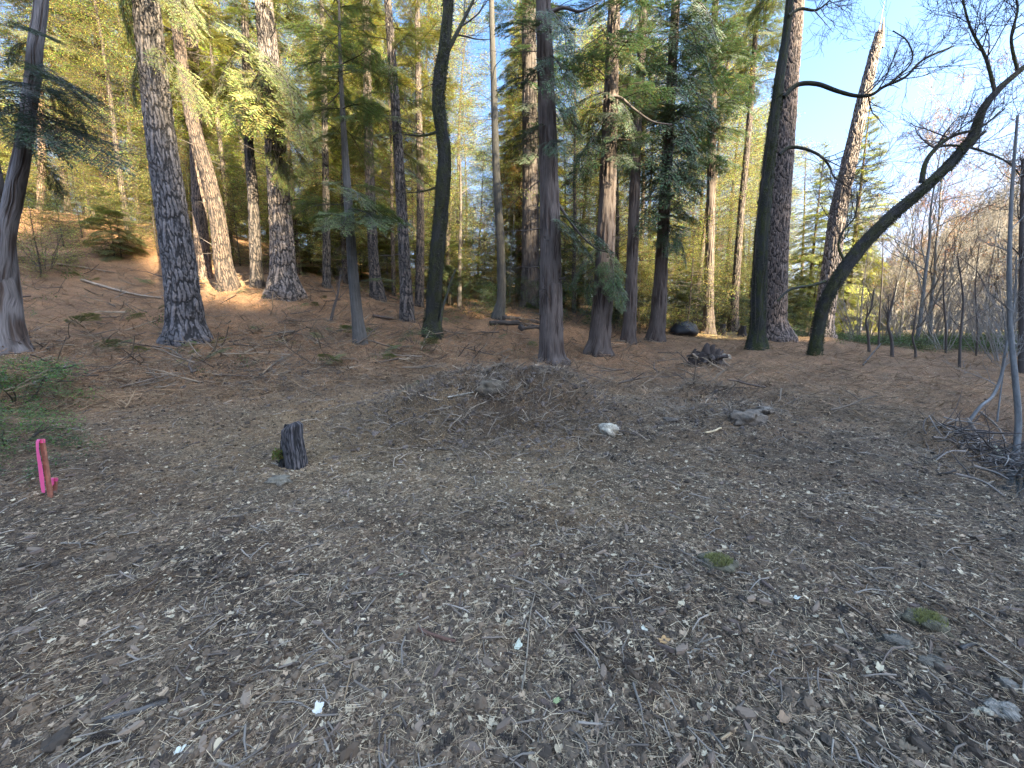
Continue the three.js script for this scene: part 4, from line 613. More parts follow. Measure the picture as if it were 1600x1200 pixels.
bush('shrub', 'dark bush between the third and fourth cedars', 1005, 20, 2.0, 1.8, 130, DARKBUSH, 806, [1.3, 1.3, 1.1]);
bush('shrub', 'green bush beside the thick blackish trunk, left of the nearest cedar', 808, 19, 2.4, 1.5, 130, BUSH, 807, [.8, .9, .8]);
bush('shrub', 'dark leafy bush behind the thin trunk leaning right', 1135, 25, 3.4, 2.2, 190, DARKBUSH, 808, [1.3, 1.4, 1.2]);
bush('shrub', 'yellowish bush behind the foot of the pale big pine', 1250, 23, 3.6, 2.2, 190, BUSH, 809, [1.1, 1.1, .9]);
bush('shrub', 'small green bush at the foot of the slope between the dark fir and mossy trunk', 650, 10.6, 1.0, 0.35, 40, BUSH, 810, [.8, .95, .8], 'bush', 0.3);
bush('shrub', 'tuft of dark green leaves on the near left edge of the soil mound', 638, 6.6, 0.28, 0.1, 14, DARKBUSH, 811, [1.4, 1.7, 1], 'plant', 0.14);
bush('shrub', 'hazy olive thicket at the back between the two right-hand big trunks', 1190, 32, 5, 2.4, 200, BUSH, 815, [1.1, 1.1, .9]);
bush('shrub', 'olive thicket at the back between the pale big pine and the snag', 1262, 33, 5, 2.0, 180, BUSH, 816, [1.0, 1.1, .9]);
bush('bramble', 'dense green bramble patch at the left edge below the forked tree', 2, 5.2, 1.25, 0.5, 180, BUSH, 812, [1.5, 1.8, 1.2], 'bramble', 0.3);
bush('bramble', 'nearer low green bramble at the left edge above the pink-ribboned stake', -22, 4.25, 0.95, 0.3, 110, BUSH, 817, [1.5, 1.8, 1.2], 'bramble', 0.26);
bush('bramble', 'thin creeping bramble around the pink-ribboned stake', 0, 3.9, 1.2, 0.1, 50, BUSH, 813, [0.9, 1.1, 0.9], 'bramble', 0.22);
bush('shrub', 'bright lime-yellow bush hanging over the far left of the hillside', 86, 14.5, 2.0, 2.3, 260, YELLOW, 818, [1.35, 1.35, 1]);
bush('shrub', 'hazel brush on the left hill crest under the reddish trunk', 230, 19, 3.0, 1.6, 120, BUSH, 814, [1.2, 1.1, .9]);
{
  const r = RNG(900), mats = []; for (let k = 0; k < 5200; k++) { const px = 1225 + 500 * r(), d = 14.6 + 14 * r(), p = onGround(px, d); if (n3(p.x * 0.4, p.z * 0.4, 41) < -0.22 + 0.5 * (1 - ss(14.6, 16.5, d))) continue; const a = r() * 6.28; p.y += 0.02 + 0.5 * r() * r(); mats.push(bough(p, p.clone().add(V(Math.cos(a), 0.35, Math.sin(a)).multiplyScalar(0.3 + 0.35 * r())), r)); }
  const o = new THREE.Group(); o.name = 'ground_cover'; scene.add(o); tag(o, 'green ferns and ivy covering the ground of the creek flat', null, null, 'stuff'); crownMesh(BUSH, mats, mat.leaf, o, r, 'foliage', [0.95, 1.02, 0.85], 0.35);
}
// the wooded ridge that keeps the clearing in shade
{
  const r = RNG(950), B = new Blades(), t = new Twigs(); t.stick([V(0, -1, 0), V(0, 6, 0), V(0, 12, 0)], 0.16, 0.02, 5); B.stem([V(0, -1, 0), V(0, 6, 0), V(0, 12, 0)], 0.16, 0.02, BROWN);
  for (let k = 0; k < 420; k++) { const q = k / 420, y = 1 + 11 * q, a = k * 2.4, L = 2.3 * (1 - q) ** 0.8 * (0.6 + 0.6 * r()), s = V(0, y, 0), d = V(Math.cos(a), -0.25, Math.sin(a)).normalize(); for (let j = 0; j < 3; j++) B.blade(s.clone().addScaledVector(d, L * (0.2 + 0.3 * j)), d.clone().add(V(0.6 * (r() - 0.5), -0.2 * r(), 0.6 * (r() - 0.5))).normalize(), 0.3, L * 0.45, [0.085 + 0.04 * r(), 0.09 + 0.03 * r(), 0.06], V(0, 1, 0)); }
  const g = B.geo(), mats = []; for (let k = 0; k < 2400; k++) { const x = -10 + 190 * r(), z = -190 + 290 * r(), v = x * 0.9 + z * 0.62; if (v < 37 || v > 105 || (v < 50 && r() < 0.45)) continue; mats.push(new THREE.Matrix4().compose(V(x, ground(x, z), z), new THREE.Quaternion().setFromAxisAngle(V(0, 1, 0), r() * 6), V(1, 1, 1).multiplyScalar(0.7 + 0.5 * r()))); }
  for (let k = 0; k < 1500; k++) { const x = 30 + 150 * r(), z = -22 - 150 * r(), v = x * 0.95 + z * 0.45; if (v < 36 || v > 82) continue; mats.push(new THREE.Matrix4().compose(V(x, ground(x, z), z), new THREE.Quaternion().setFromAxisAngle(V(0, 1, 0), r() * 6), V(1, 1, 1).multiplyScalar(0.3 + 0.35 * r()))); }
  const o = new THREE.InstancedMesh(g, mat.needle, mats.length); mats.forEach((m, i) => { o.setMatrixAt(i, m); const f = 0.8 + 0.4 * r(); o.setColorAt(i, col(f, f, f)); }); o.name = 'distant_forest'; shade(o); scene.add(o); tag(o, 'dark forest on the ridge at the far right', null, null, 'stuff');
}

// ---------------------------------------------------------------- litter: what nobody could count
function flake(seed, thick = 0.12) {                                // an irregular wood chip, one unit long
  const r = RNG(seed), n = 6, p = [], idx = [], W = 0.08 + 0.16 * r();
  for (let k = 0; k < n; k++) { const a = k / n * 6.2832 + 0.5 * (r() - 0.5), x = 0.5 * Math.cos(a) * (0.8 + 0.4 * r()), z = W * Math.sin(a) * (0.7 + 0.5 * r()), y = 0.12 * x * x * (r() + 0.5) + 0.06 * (r() - 0.5); p.push(x, y + thick / 2, z, x * 1.05, y - thick / 2, z * 1.05); }
  for (let k = 1; k + 1 < n; k++) idx.push(0, 2 * k + 2, 2 * k); for (let k = 0; k < n; k++) { const a = 2 * k, b = 2 * ((k + 1) % n); idx.push(a, b, a + 1, b, b + 1, a + 1); }
  return p.length && white(makeGeo(p, idx));
}
function white(g) { g.setAttribute('color', new THREE.Float32BufferAttribute(new Float32Array(g.attributes.position.count * 3).fill(1), 3)); return g; }
function clod(seed) { const g = new THREE.IcosahedronGeometry(0.5, 1), r = RNG(seed), a = g.attributes.position, o = r() * 50; for (let k = 0; k < a.count; k++) { const x = a.getX(k), y = a.getY(k), z = a.getZ(k), f = 1 + 0.75 * n3(x * 2.2 + o, y * 2.2, z * 2.2) + 0.3 * n3(x * 6, y * 6 + o, z * 6); a.setXYZ(k, x * f, y * f * 0.75, z * f * 0.9); } g.deleteAttribute('uv'); g.deleteAttribute('normal'); return white(g); }
function straw(seed, r0, k, wob) { const r = RNG(seed), t = new Twigs(), p = wander(r, V(-0.5, 0, 0), V(1, 0.12 * (r() - 0.3), 0), 1, 4, wob); t.stick(p, r0, r0 * 0.6, k); const g = t.geo(); g.deleteAttribute('uv'); return g; }
function fork(seed) { const r = RNG(seed), t = new Twigs(), p = wander(r, V(-0.5, 0.02, 0), V(1, 0.05, 0), 1, 4, 0.45); t.stick(p, 0.022, 0.01, 4); for (let k = 0; k < 3; k++) { const [q, d] = along(p, 0.3 + 0.2 * k); t.stick(wander(r, q, d.clone().add(V(0, 0.25 * r(), (k % 2 ? 1 : -1) * (0.5 + r()))).normalize(), 0.25 + 0.2 * r(), 3, 0.4), 0.01, 0.005, 3); } const g = t.geo(); g.deleteAttribute('uv'); return g; }
function dryLeaf(seed, lobes) {                                     // a curled, lobed dead leaf, one unit long
  const r = RNG(seed), n = 22, p = [0, 0.03, 0], idx = [], curl = 0.25 + 0.5 * r(), fold = 0.3 + 0.5 * r();
  for (let k = 0; k < n; k++) { const a = k / n * 6.2832, R = (0.36 + 0.14 * Math.cos(a * 1.0)) * (1 + (lobes ? 0.2 : 0.08) * Math.cos(a * lobes + seed)) * (0.9 + 0.2 * r()), x = R * Math.cos(a), z = R * Math.sin(a) * 0.72; p.push(x, curl * x * x + fold * z * z * 1.6 + 0.05 * (r() - 0.5), z); idx.push(0, 1 + (k + 1) % n, 1 + k); }
  const t = new Twigs(); t.stick([V(0.3, curl * 0.1, 0), V(0.55, 0.12, 0.05), V(0.75, 0.12, 0.1)], 0.015, 0.012, 3); const b = p.length / 3; p.push(...t.p); idx.push(...t.i.map(i => i + b));
  return white(makeGeo(p, idx));
}
const litterAt = (r, near, far, fov = 1.0) => { const q = near + (far - near) * r() ** 1.15, a = (r() * 2 - 1) * fov, x = Math.sin(a) * q, z = -Math.cos(a) * q; return [x, z, q]; };
function scatter(name, label, protos, m, n, seed, { size, tone, near = 0.85, far = 14, sink = 0.25, flat = 0.35, keep = () => true, up = 0 }) {
  const r = RNG(seed), lists = protos.map(() => []), q = new THREE.Quaternion(), e = new THREE.Euler(), S = V(1, 1, 1), P = V(0, 0, 0);
  for (let k = 0; k < n; k++) {
    const [x, z, d] = litterAt(r, near, far, 0.99); if (creekDist(x, z) < 1.0 || !keep(x, z, r)) continue;
    const s = size(r, d), y = ground(x, z), gx = (ground(x + 0.06, z) - y) / 0.06, gz = (ground(x, z + 0.06) - y) / 0.06, dx = clamp(gx, -1.2, 1.2), dz = clamp(gz, -1.2, 1.2);
    e.set(dz * 0.9 + flat * (r() - 0.5) * 2, r() * 6.283, -dx * 0.9 + flat * (r() - 0.5) * 2, 'XZY'); q.setFromEuler(e); q.premultiply(new THREE.Quaternion()); S.set(s, s * (0.7 + 0.6 * r()), s * (0.7 + 0.6 * r())); P.set(x, y + s * (0.08 - sink * 0.3 * r()) + up * s, z);
    lists[Math.floor(r() * protos.length)].push([new THREE.Matrix4().compose(P, q, S), tone(r, x, z)]);
  }
  const o = new THREE.Group(); o.name = name; scene.add(o); tag(o, label, null, null, 'stuff');
  lists.forEach((l, k) => { const im = shade(new THREE.InstancedMesh(protos[k], m, l.length)); im.name = name + '_scatter'; im.userData.kind = 'stuff'; l.forEach(([M4, c], i) => { im.setMatrixAt(i, M4); im.setColorAt(i, col(...c)); }); o.add(im); });
}
const scale3 = (c, f) => c.map(v => v * f);
const local = (x, z) => { const c = groundTint(x, z); return [c[0] * 1.85, c[1] * 1.5, c[2] * 1.07]; };
const mixc = (a, b, t) => a.map((v, i) => mix(v, b[i], t));
const paleness = (x, z) => 0.35 + 0.65 * Math.exp(-(((x + 1.5) / 4.5) ** 2 + ((z + 5.8) / 2.3) ** 2)) + 0.25 * n3(x * 0.7, z * 0.7, 51);
const onMound = (x, z) => 1.2 * moundMask(x, z) + 0.8 * Math.exp(-(((x - 3.6) / 0.8) ** 2 + ((z + 6.3) / 0.6) ** 2)) + 0.8 * Math.exp(-(((x - 3.9) / 0.8) ** 2 + ((z + 7.9) / 0.6) ** 2)) + 0.7 * Math.exp(-(((x + 4.6) / 1.2) ** 2 + ((z + 7.6) / 0.7) ** 2));
scatter('soil_crumbs', 'dark crumbs and clods of churned forest soil', [1, 2, 3].map(clod), mat.litter, 70000, 1001, { size: (r) => 0.012 + 0.03 * r() ** 3 + (r() < 0.03 ? 0.03 : 0), tone: (r, x, z) => scale3(local(x, z), 0.12 + 0.6 * r()), far: 10, sink: 1.2, flat: 1 });
scatter('wood_chips', 'shredded brown and grey wood chips of the mulch', [4, 5, 6, 7].map(s => flake(s)), mat.litter, 150000, 1002, { size: (r) => 0.012 + 0.028 * r() ** 2.8, tone: (r, x, z) => { const k = r() * (1 - 0.55 * Math.min(1, onMound(x, z))), l = local(x, z); return k < 0.52 ? scale3(l, 0.18 + 0.9 * r()) : k < 0.86 ? scale3([0.36, 0.26, 0.16], 0.5 + 0.8 * r()) : scale3([0.54, 0.43, 0.28], 0.6 + 0.6 * r()); }, flat: 0.5 });
scatter('straws', 'fallen pine needles, bark fibres and dry grass straws', [8, 9, 10, 11].map((s, i) => straw(s, 0.007 + 0.0025 * i, 3, 0.45)), mat.litter, 270000, 1003, { size: (r) => 0.03 + 0.085 * r() ** 2.6, tone: (r, x, z) => { const k = r(); return k < 0.5 ? scale3(local(x, z), 0.4 + 1.1 * r()) : scale3(mixc([0.5, 0.35, 0.19], [0.66, 0.52, 0.33], r()), 0.45 + 0.85 * r()); }, flat: 0.25, up: 0.03 });
scatter('twigs', 'broken twigs and shredded branches on the clearing floor', [12, 13, 14].map(fork), mat.litter, 9000, 1004, { size: (r) => 0.07 + 0.2 * r() ** 2.5, tone: (r) => scale3(mixc([0.12, 0.085, 0.06], [0.30, 0.25, 0.19], r()), 0.6 + 0.6 * r()), flat: 0.2, up: 0.02 });
scatter('fallen_leaves', 'curled dead leaves, cream to brown, strewn over the mulch', [dryLeaf(15, 5), dryLeaf(16, 3), dryLeaf(17, 0), dryLeaf(18, 7)], mat.dryLeaf, 34000, 1005, { size: (r, d) => (0.02 + 0.04 * r() ** 2.2), tone: (r) => { const k = r(); return k < 0.6 ? scale3([0.3, 0.21, 0.125], 0.6 + 0.7 * r()) : k < 0.955 ? scale3([0.44, 0.35, 0.22], 0.7 + 0.5 * r()) : scale3([0.52, 0.42, 0.26], 0.7 + 0.35 * r()); }, keep: (x, z, r) => r() < paleness(x, z) * (1 - 0.75 * Math.min(1, onMound(x, z))), far: 16, flat: 0.5, sink: 0, near: 0.8 });
scatter('bark_scraps', 'larger torn scraps of bark and rotten wood in the mulch', [19, 20, 21].map(s => flake(s, 0.16)), mat.litter, 2200, 1006, { size: (r) => 0.045 + 0.07 * r() ** 2.5, tone: (r) => scale3(mixc([0.09, 0.06, 0.045], [0.24, 0.17, 0.11], r()), 0.7 + 0.5 * r()), flat: 0.3 });

scatter('slope_litter', 'needles, twigs and leaves covering the slope and the back of the clearing', [straw(22, 0.012, 3, 0.5), straw(23, 0.018, 3, 0.6), fork(24)], mat.litter, 60000, 1007, { size: (r) => 0.08 + 0.3 * r() ** 3, tone: (r, x, z) => r() < 0.6 ? scale3(local(x, z), 0.5 + 1.2 * r()) : scale3([0.26, 0.17, 0.09], 0.5 + 0.9 * r()), near: 8, far: 25, flat: 0.35, up: 0.03 });

scatter('mound_debris', 'roots, sticks and clods heaped on the dug earth mounds', [straw(25, 0.012, 4, 0.9), straw(26, 0.018, 4, 1.1), fork(27), fork(28)], mat.litter, 70000, 1008, { size: (r) => 0.06 + 0.3 * r() ** 3.5, tone: (r) => scale3(mixc([0.1, 0.074, 0.054], [0.4, 0.31, 0.21], r() ** 1.6), 0.6 + 0.7 * r()), near: 4.6, far: 9.5, flat: 0.6, up: 0.05, keep: (x, z, r) => r() < 0.8 * onMound(x, z) });
scatter('mound_clods', 'dark clods of earth thrown up on the mounds', [29, 30].map(clod), mat.litter, 30000, 1009, { size: (r) => 0.02 + 0.07 * r() ** 4, tone: (r) => scale3([0.11, 0.082, 0.062], 0.6 + 0.8 * r()), near: 4.6, far: 9.5, flat: 1, sink: 1, keep: (x, z, r) => r() < 0.5 * onMound(x, z) });

scatter('slope_brush', 'fallen branchlets and brush lying over the slope', [fork(31), fork(32), straw(33, 0.01, 4, 1.0)], mat.litter, 2200, 1010, { size: (r) => 0.3 + 0.7 * r() ** 2.5, tone: (r) => scale3(mixc([0.08, 0.056, 0.04], [0.26, 0.19, 0.12], r() ** 1.5), 0.7 + 0.5 * r()), near: 8.5, far: 22, flat: 0.25, up: 0.03, keep: (x) => x < 6 });
{
  const r = RNG(1011), mats = []; for (let k = 0; k < 350; k++) { const a = -1.0 + 1.15 * r(), q = 9 + 13 * r(), x = Math.sin(a) * q, z = -Math.cos(a) * q; if (n3(x * 0.5, z * 0.5, 81) < 0.08) continue; const p = V(x, ground(x, z) + 0.01, z), b = r() * 6.28; mats.push(bough(p, p.clone().add(V(Math.cos(b), 0.7, Math.sin(b)).multiplyScalar(0.2 + 0.3 * r())), r)); }
  const o = new THREE.Group(); o.name = 'slope_seedlings'; scene.add(o); tag(o, 'sparse green seedlings and sprigs coming up through the slope litter', null, null, 'stuff'); crownMesh([BUSH[0], FIR[0]], mats, mat.leaf, o, r, 'foliage', [1, 1.05, 0.9], 0.3);
}

// ---------------------------------------------------------------- single things on the clearing floor
function stone(seed, sx, sy, sz, detail = 6, rough_ = 0.38) {
  const g0 = new THREE.IcosahedronGeometry(0.5, detail), a = g0.attributes.position, uv = [], o = seed * 3.7, cl = [];
  for (let k = 0; k < a.count; k++) {
    const v = V(a.getX(k), a.getY(k), a.getZ(k)).normalize(), f = 0.5 * (1 + rough_ * 1.6 * n3(v.x * 1.3 + o, v.y * 1.3, v.z * 1.3) + rough_ * 0.7 * n3(v.x * 3.5, v.y * 3.5 + o, v.z * 3.5) + 0.3 * rough_ * n3(v.x * 8, v.y * 8, v.z * 8 + o) + 0.12 * rough_ * n3(v.x * 21, v.y * 21, v.z * 21 + o));
    const q = Math.max(-0.34, Math.min(0.42 + 0.1 * n3(v.x * 2, v.z * 2, o), v.y * f)); a.setXYZ(k, v.x * f * sx, q * sy, v.z * f * sz); uv.push((v.x * sx + v.y * sy * 0.5) * 2, (v.z * sz + v.y * sy * 0.5) * 2); cl.push(1, 1, 1);
  }
  g0.setAttribute('uv', new THREE.Float32BufferAttribute(uv, 2)); g0.setAttribute('color', new THREE.Float32BufferAttribute(cl, 3)); g0.deleteAttribute('normal');
  const idxless = g0; idxless.computeVertexNormals(); smooth(idxless); return idxless;
}
function smooth(g) { const p = g.attributes.position, n = g.attributes.normal, m = new Map(); for (let k = 0; k < p.count; k++) { const key = [p.getX(k), p.getY(k), p.getZ(k)].map(v => Math.round(v * 2e4)).join(); const e = m.get(key) ?? m.set(key, V(0, 0, 0)).get(key); e.add(V(n.getX(k), n.getY(k), n.getZ(k))); } for (let k = 0; k < p.count; k++) { const e = m.get([p.getX(k), p.getY(k), p.getZ(k)].map(v => Math.round(v * 2e4)).join()).clone().normalize(); n.setXYZ(k, e.x, e.y, e.z); } }
function tinted(g, fn) { const p = g.attributes.position, c = g.attributes.color; for (let k = 0; k < p.count; k++) { const v = fn(p.getX(k), p.getY(k), p.getZ(k)); c.setXYZ(k, ...v); } return g; }
function rock(label, px, py, w, h, dp, tint, seed, { moss = null, name = 'rock', sink = 0.2, turn = 0 } = {}) {
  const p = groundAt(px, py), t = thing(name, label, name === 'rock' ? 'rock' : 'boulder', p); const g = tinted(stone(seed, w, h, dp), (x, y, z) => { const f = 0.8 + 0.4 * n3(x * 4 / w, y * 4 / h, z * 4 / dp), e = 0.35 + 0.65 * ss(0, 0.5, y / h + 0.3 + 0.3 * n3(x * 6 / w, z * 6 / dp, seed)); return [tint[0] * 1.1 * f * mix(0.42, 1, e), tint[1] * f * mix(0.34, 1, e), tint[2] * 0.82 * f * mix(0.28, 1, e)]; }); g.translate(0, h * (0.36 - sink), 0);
  const m = part('stone', g, mat.rock, t, false); m.rotation.y = turn;
  if (moss) { const r = RNG(seed), B = new Blades(); for (let k = 0; k < moss; k++) { const a = r() * 6.28, q = Math.sqrt(r()) * 0.42, x = Math.cos(a) * q * w, z = Math.sin(a) * q * dp, y = h * (0.36 - sink) + h * 0.42 * Math.sqrt(Math.max(0, 1 - (q / 0.5) ** 2)) - 0.01, c = 0.6 + 0.8 * r(); B.blade(V(x, y, z), V(r() - 0.5, 0.8, r() - 0.5).normalize(), 0.008, 0.02 + 0.02 * r(), [0.27 * c, 0.26 * c, 0.09 * c], V(r() - 0.5, 0.2, r() - 0.5)); } part('moss', B.geo(), mat.leaf, t, false).userData.kind = 'stuff'; }
  return t;
}
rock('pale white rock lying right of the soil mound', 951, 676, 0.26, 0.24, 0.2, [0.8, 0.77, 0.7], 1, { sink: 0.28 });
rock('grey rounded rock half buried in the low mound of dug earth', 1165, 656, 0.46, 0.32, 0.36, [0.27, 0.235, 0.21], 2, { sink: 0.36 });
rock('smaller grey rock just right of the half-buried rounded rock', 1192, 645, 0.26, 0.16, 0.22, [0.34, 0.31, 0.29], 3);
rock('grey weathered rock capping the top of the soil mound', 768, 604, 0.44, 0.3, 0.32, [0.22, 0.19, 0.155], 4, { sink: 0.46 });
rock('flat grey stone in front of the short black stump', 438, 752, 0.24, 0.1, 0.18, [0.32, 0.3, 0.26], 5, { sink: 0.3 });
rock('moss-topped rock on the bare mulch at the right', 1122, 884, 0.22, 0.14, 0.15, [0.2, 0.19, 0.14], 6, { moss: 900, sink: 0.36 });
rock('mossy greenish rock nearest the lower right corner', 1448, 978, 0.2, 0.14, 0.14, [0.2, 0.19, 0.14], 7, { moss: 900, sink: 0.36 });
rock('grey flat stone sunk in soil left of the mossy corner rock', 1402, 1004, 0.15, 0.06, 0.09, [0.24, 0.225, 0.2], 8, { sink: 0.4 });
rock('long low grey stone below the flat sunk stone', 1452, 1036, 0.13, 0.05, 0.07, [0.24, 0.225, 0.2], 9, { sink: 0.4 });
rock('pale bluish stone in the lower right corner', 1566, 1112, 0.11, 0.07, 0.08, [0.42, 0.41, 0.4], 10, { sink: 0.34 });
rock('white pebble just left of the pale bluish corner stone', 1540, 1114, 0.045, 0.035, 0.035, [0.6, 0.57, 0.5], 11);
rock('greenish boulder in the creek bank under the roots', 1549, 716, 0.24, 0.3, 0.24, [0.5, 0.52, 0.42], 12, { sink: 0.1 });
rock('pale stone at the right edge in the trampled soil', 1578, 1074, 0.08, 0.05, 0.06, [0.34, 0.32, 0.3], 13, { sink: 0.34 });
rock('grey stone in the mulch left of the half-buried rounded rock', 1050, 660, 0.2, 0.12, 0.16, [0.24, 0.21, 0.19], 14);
{ const p = onGround(1068, 19); const t = thing('boulder', 'rounded black boulder at the edge of the wood behind the cedars', 'boulder', p); const g = stone(21, 1.25, 0.95, 1.0, 4, 0.2); g.translate(0, 0.3, 0); part('stone', g, mat.black, t, false); }
for (const [px, d, w, h, s, l] of [[1127, 21, .42, .6, 31, 'small dark stump right of the thin straight trunk'], [1159, 22, .45, .6, 32, 'small dark stump at the foot of the right-leaning thin trunk'], [1233, 20, .5, .75, 33, 'black stump in the bushes right of the tall pale pine']]) {
  const p = onGround(px, d), t = thing('tree_stump', l, 'stump', p); part('wood', sweep([V(0, -0.2, 0), V(0.02, h * 0.5, 0), V(0.05, h, 0.02)].map(v => v.add(p)), (q) => w / 2 * (1.1 - 0.3 * q), { nr: 18, step: 0.06, tex: cedarBark, amp: 0.05, lump: 0.15, seed: s, tint: () => [0.2, 0.18, 0.17], cap: [0.12, 0.11, 0.1] }), mat.cedar, t);
}
// short black stump with a slanted top and a tuft of moss
{
  const p = groundAt(462, 727), t = thing('tree_stump', 'short leaning charcoal-black stump with a moss tuft on its left foot', 'stump', p), R = 0.118;
  const pts = [V(0.02, -0.15, 0), V(0.01, 0.12, 0), V(-0.01, 0.34, 0), V(0.0, 0.5, -0.01)].map(v => v.add(p));
  const g = sweep(pts, (q) => R * (1 + 0.25 * Math.exp(-q * 6)) * (1 - 0.45 * ss(0.93, 1, q)), { nr: 40, step: 0.014, tex: pineBark, amp: 0.016, lump: 0.14, seed: 51, tint: () => [0.72, 0.74, 0.8], cap: [0.5, 0.5, 0.5], tiles: 2 });
  const a = g.attributes.position; for (let k = 0; k < a.count; k++) { const h = a.getY(k) - p.y; if (h > 0.3) a.setY(k, a.getY(k) + (h - 0.3) * (0.3 * (a.getX(k) - p.x) / R + 0.1)); } g.computeVertexNormals();
  part('wood', g, mat.pine, t);
  const side = sweep([V(-0.15, -0.1, 0.05), V(-0.13, 0.12, 0.02), V(-0.115, 0.36, -0.02), V(-0.08, 0.5, -0.03)].map(v => v.add(p)), (q) => 0.055 * (1 - 0.55 * q), { nr: 14, step: 0.03, tex: pineBark, amp: 0.03, lump: 0.25, seed: 52, tint: () => [0.18, 0.18, 0.18], cap: [0.1, 0.1, 0.1] }); part('bark_slab', side, mat.pine, t);
  const r = RNG(3), B = new Blades(); for (let k = 0; k < 500; k++) { const q = V(r() - 0.5, r() - 0.5, r() - 0.5).multiplyScalar(0.11).add(V(-0.165, 0.15, 0.06)); B.blade(q, V(r() - 0.5, r() - 0.2, r() - 0.3).normalize(), 0.009, 0.025, [0.13 * (0.5 + r()), 0.14 * (0.5 + r()), 0.015], V(r() - 0.5, 0.3, r())); } part('moss', B.geo(), mat.leaf, t, false).userData.kind = 'stuff';
}
// upturned root stump behind the mounds
{
  const p = groundAt(1104, 572), t = thing('root_stump', 'dark upturned rotten stump with jagged roots right of the cedars', 'stump', p), r = RNG(61);
  part('wood', sweep([V(0, -0.2, 0), V(-0.02, 0.15, 0), V(0.03, 0.36, 0)].map(v => v.add(p)), (q) => 0.44 * (1.1 - 0.5 * q), { nr: 40, step: 0.03, tex: cedarBark, amp: 0.16, lump: 0.5, seed: 62, tint: () => [0.2, 0.15, 0.12], cap: [0.08, 0.055, 0.04] }), mat.cedar, t);
  for (let k = 0; k < 16; k++) { const a = k / 16 * 6.28 + r(), s = p.clone().add(V(0.3 * Math.cos(a), 0.1 + 0.22 * r(), 0.26 * Math.sin(a))), L = 0.2 + 0.3 * r(), q = wander(r, s, V(Math.cos(a), 0.6 - 1.0 * r(), 0.7 * Math.sin(a)).normalize(), L, 5, 0.9, -0.12); part('root', sweep(q, (u) => (0.06 + 0.04 * r()) * (1 - 0.7 * u), { nr: 7, step: 0.05, lump: 0.4, seed: k, tint: () => k % 6 === 0 ? [1.2, 0.9, 0.65] : [0.3, 0.22, 0.18] }), mat.grey, t); }
  for (const [x, z, h, l, w] of [[-0.46, 0.05, 0.5, 1, .1], [-0.28, 0.1, 0.42, 5, .14], [-0.12, 0.05, 0.66, 2, .17], [0.08, 0.02, 0.62, 3, .15], [0.24, 0.05, 0.5, 4, .13]]) part('splinter', sweep([V(x, -0.05, z), V(x + 0.02, h * 0.5, z), V(x + 0.05, h * 0.85, z), V(x + 0.09, h, z)].map(v => v.add(p)), (u) => w * (1 - 0.75 * u * u), { nr: 10, step: 0.04, lump: 0.5, seed: l + 70, tint: () => [0.22, 0.15, 0.12] }), mat.grey, t);
  rock('pale weathered lump of wood-grey stone at the upturned stump', 1133, 562, 0.34, 0.3, 0.26, [0.5, 0.45, 0.4], 15);
}
// survey stake and its short companion
function stakeAt(label, px, py, topx, topy, w, ribbonDrop, seed) {
  const p = groundAt(px, py), d = -p.z, top = at(topx, topy, d), t = thing('survey_stake', label, 'stake', p), ax = top.clone().sub(p), L = ax.length(), quat = new THREE.Quaternion().setFromUnitVectors(V(0, 1, 0), ax.clone().normalize());
  const sh = new THREE.Shape([new THREE.Vector2(-w / 2, -0.14), new THREE.Vector2(w / 2, -0.14), new THREE.Vector2(w / 2, L), new THREE.Vector2(-w / 2, L)]);
  const g = new THREE.ExtrudeGeometry(sh, { depth: w * 0.42, bevelEnabled: true, bevelSize: 0.0015, bevelThickness: 0.0015, bevelSegments: 1 }); g.translate(0, 0, -w * 0.21); g.applyQuaternion(quat); part('wood', g, mat.stake, t, false);
  const rb = (pts, hw, n) => { const c = new THREE.CatmullRomCurve3(pts), P = [], I = [], q = RNG(seed); for (let k = 0; k <= n; k++) { const o = c.getPointAt(k / n), a = 0.35 * Math.sin(k / n * 5 + seed) + (k / n) * 0.4, ww = hw * (0.92 + 0.12 * q()); P.push(o.x - ww * Math.cos(a), o.y, o.z - ww * Math.sin(a) * 0.6, o.x, o.y, o.z + 0.0035, o.x + ww * Math.cos(a), o.y, o.z + ww * Math.sin(a) * 0.6); if (k < n) for (const j of [0, 1]) I.push(3 * k + j, 3 * k + j + 1, 3 * k + 3 + j, 3 * k + j + 1, 3 * k + j + 4, 3 * k + j + 3); } const gg = makeGeo(P, I); gg.computeVertexNormals(); return gg; };
  const T = top.clone().sub(p), s = w * 0.62;
  const wrap = new THREE.CylinderGeometry(w * 0.62, w * 0.66, 0.03, 10, 3, true); wrap.scale(1, 1, 0.62); wrap.applyQuaternion(quat); wrap.translate(T.x, T.y - 0.012, T.z); part('ribbon_knot', wrap, mat.ribbon, t, false);
  part('ribbon', rb([V(T.x + s * 0.5, T.y + 0.004, T.z + w * 0.3), V(T.x - s * 0.6, T.y + 0.006, T.z + w * 0.5), V(T.x - s * 1.0, T.y - 0.05, T.z + w * 0.75), V(T.x - s * 1.0 - 0.5 * T.x * ribbonDrop, T.y - L * ribbonDrop * 0.55, T.z + w * 0.8), V(T.x * (1 - ribbonDrop) - s * 1.5, T.y - L * ribbonDrop, T.z + w * 0.7)], Math.min(0.024, w * 0.62), 26), mat.ribbon, t, false);
}
stakeAt('tall red-brown wooden stake with a hanging pink ribbon', 79, 774, 66, 687, 0.034, 0.93, 1);
stakeAt('short stub stake with a pink ribbon beside the tall stake', 86, 770, 87, 747, 0.028, 0.8, 2);
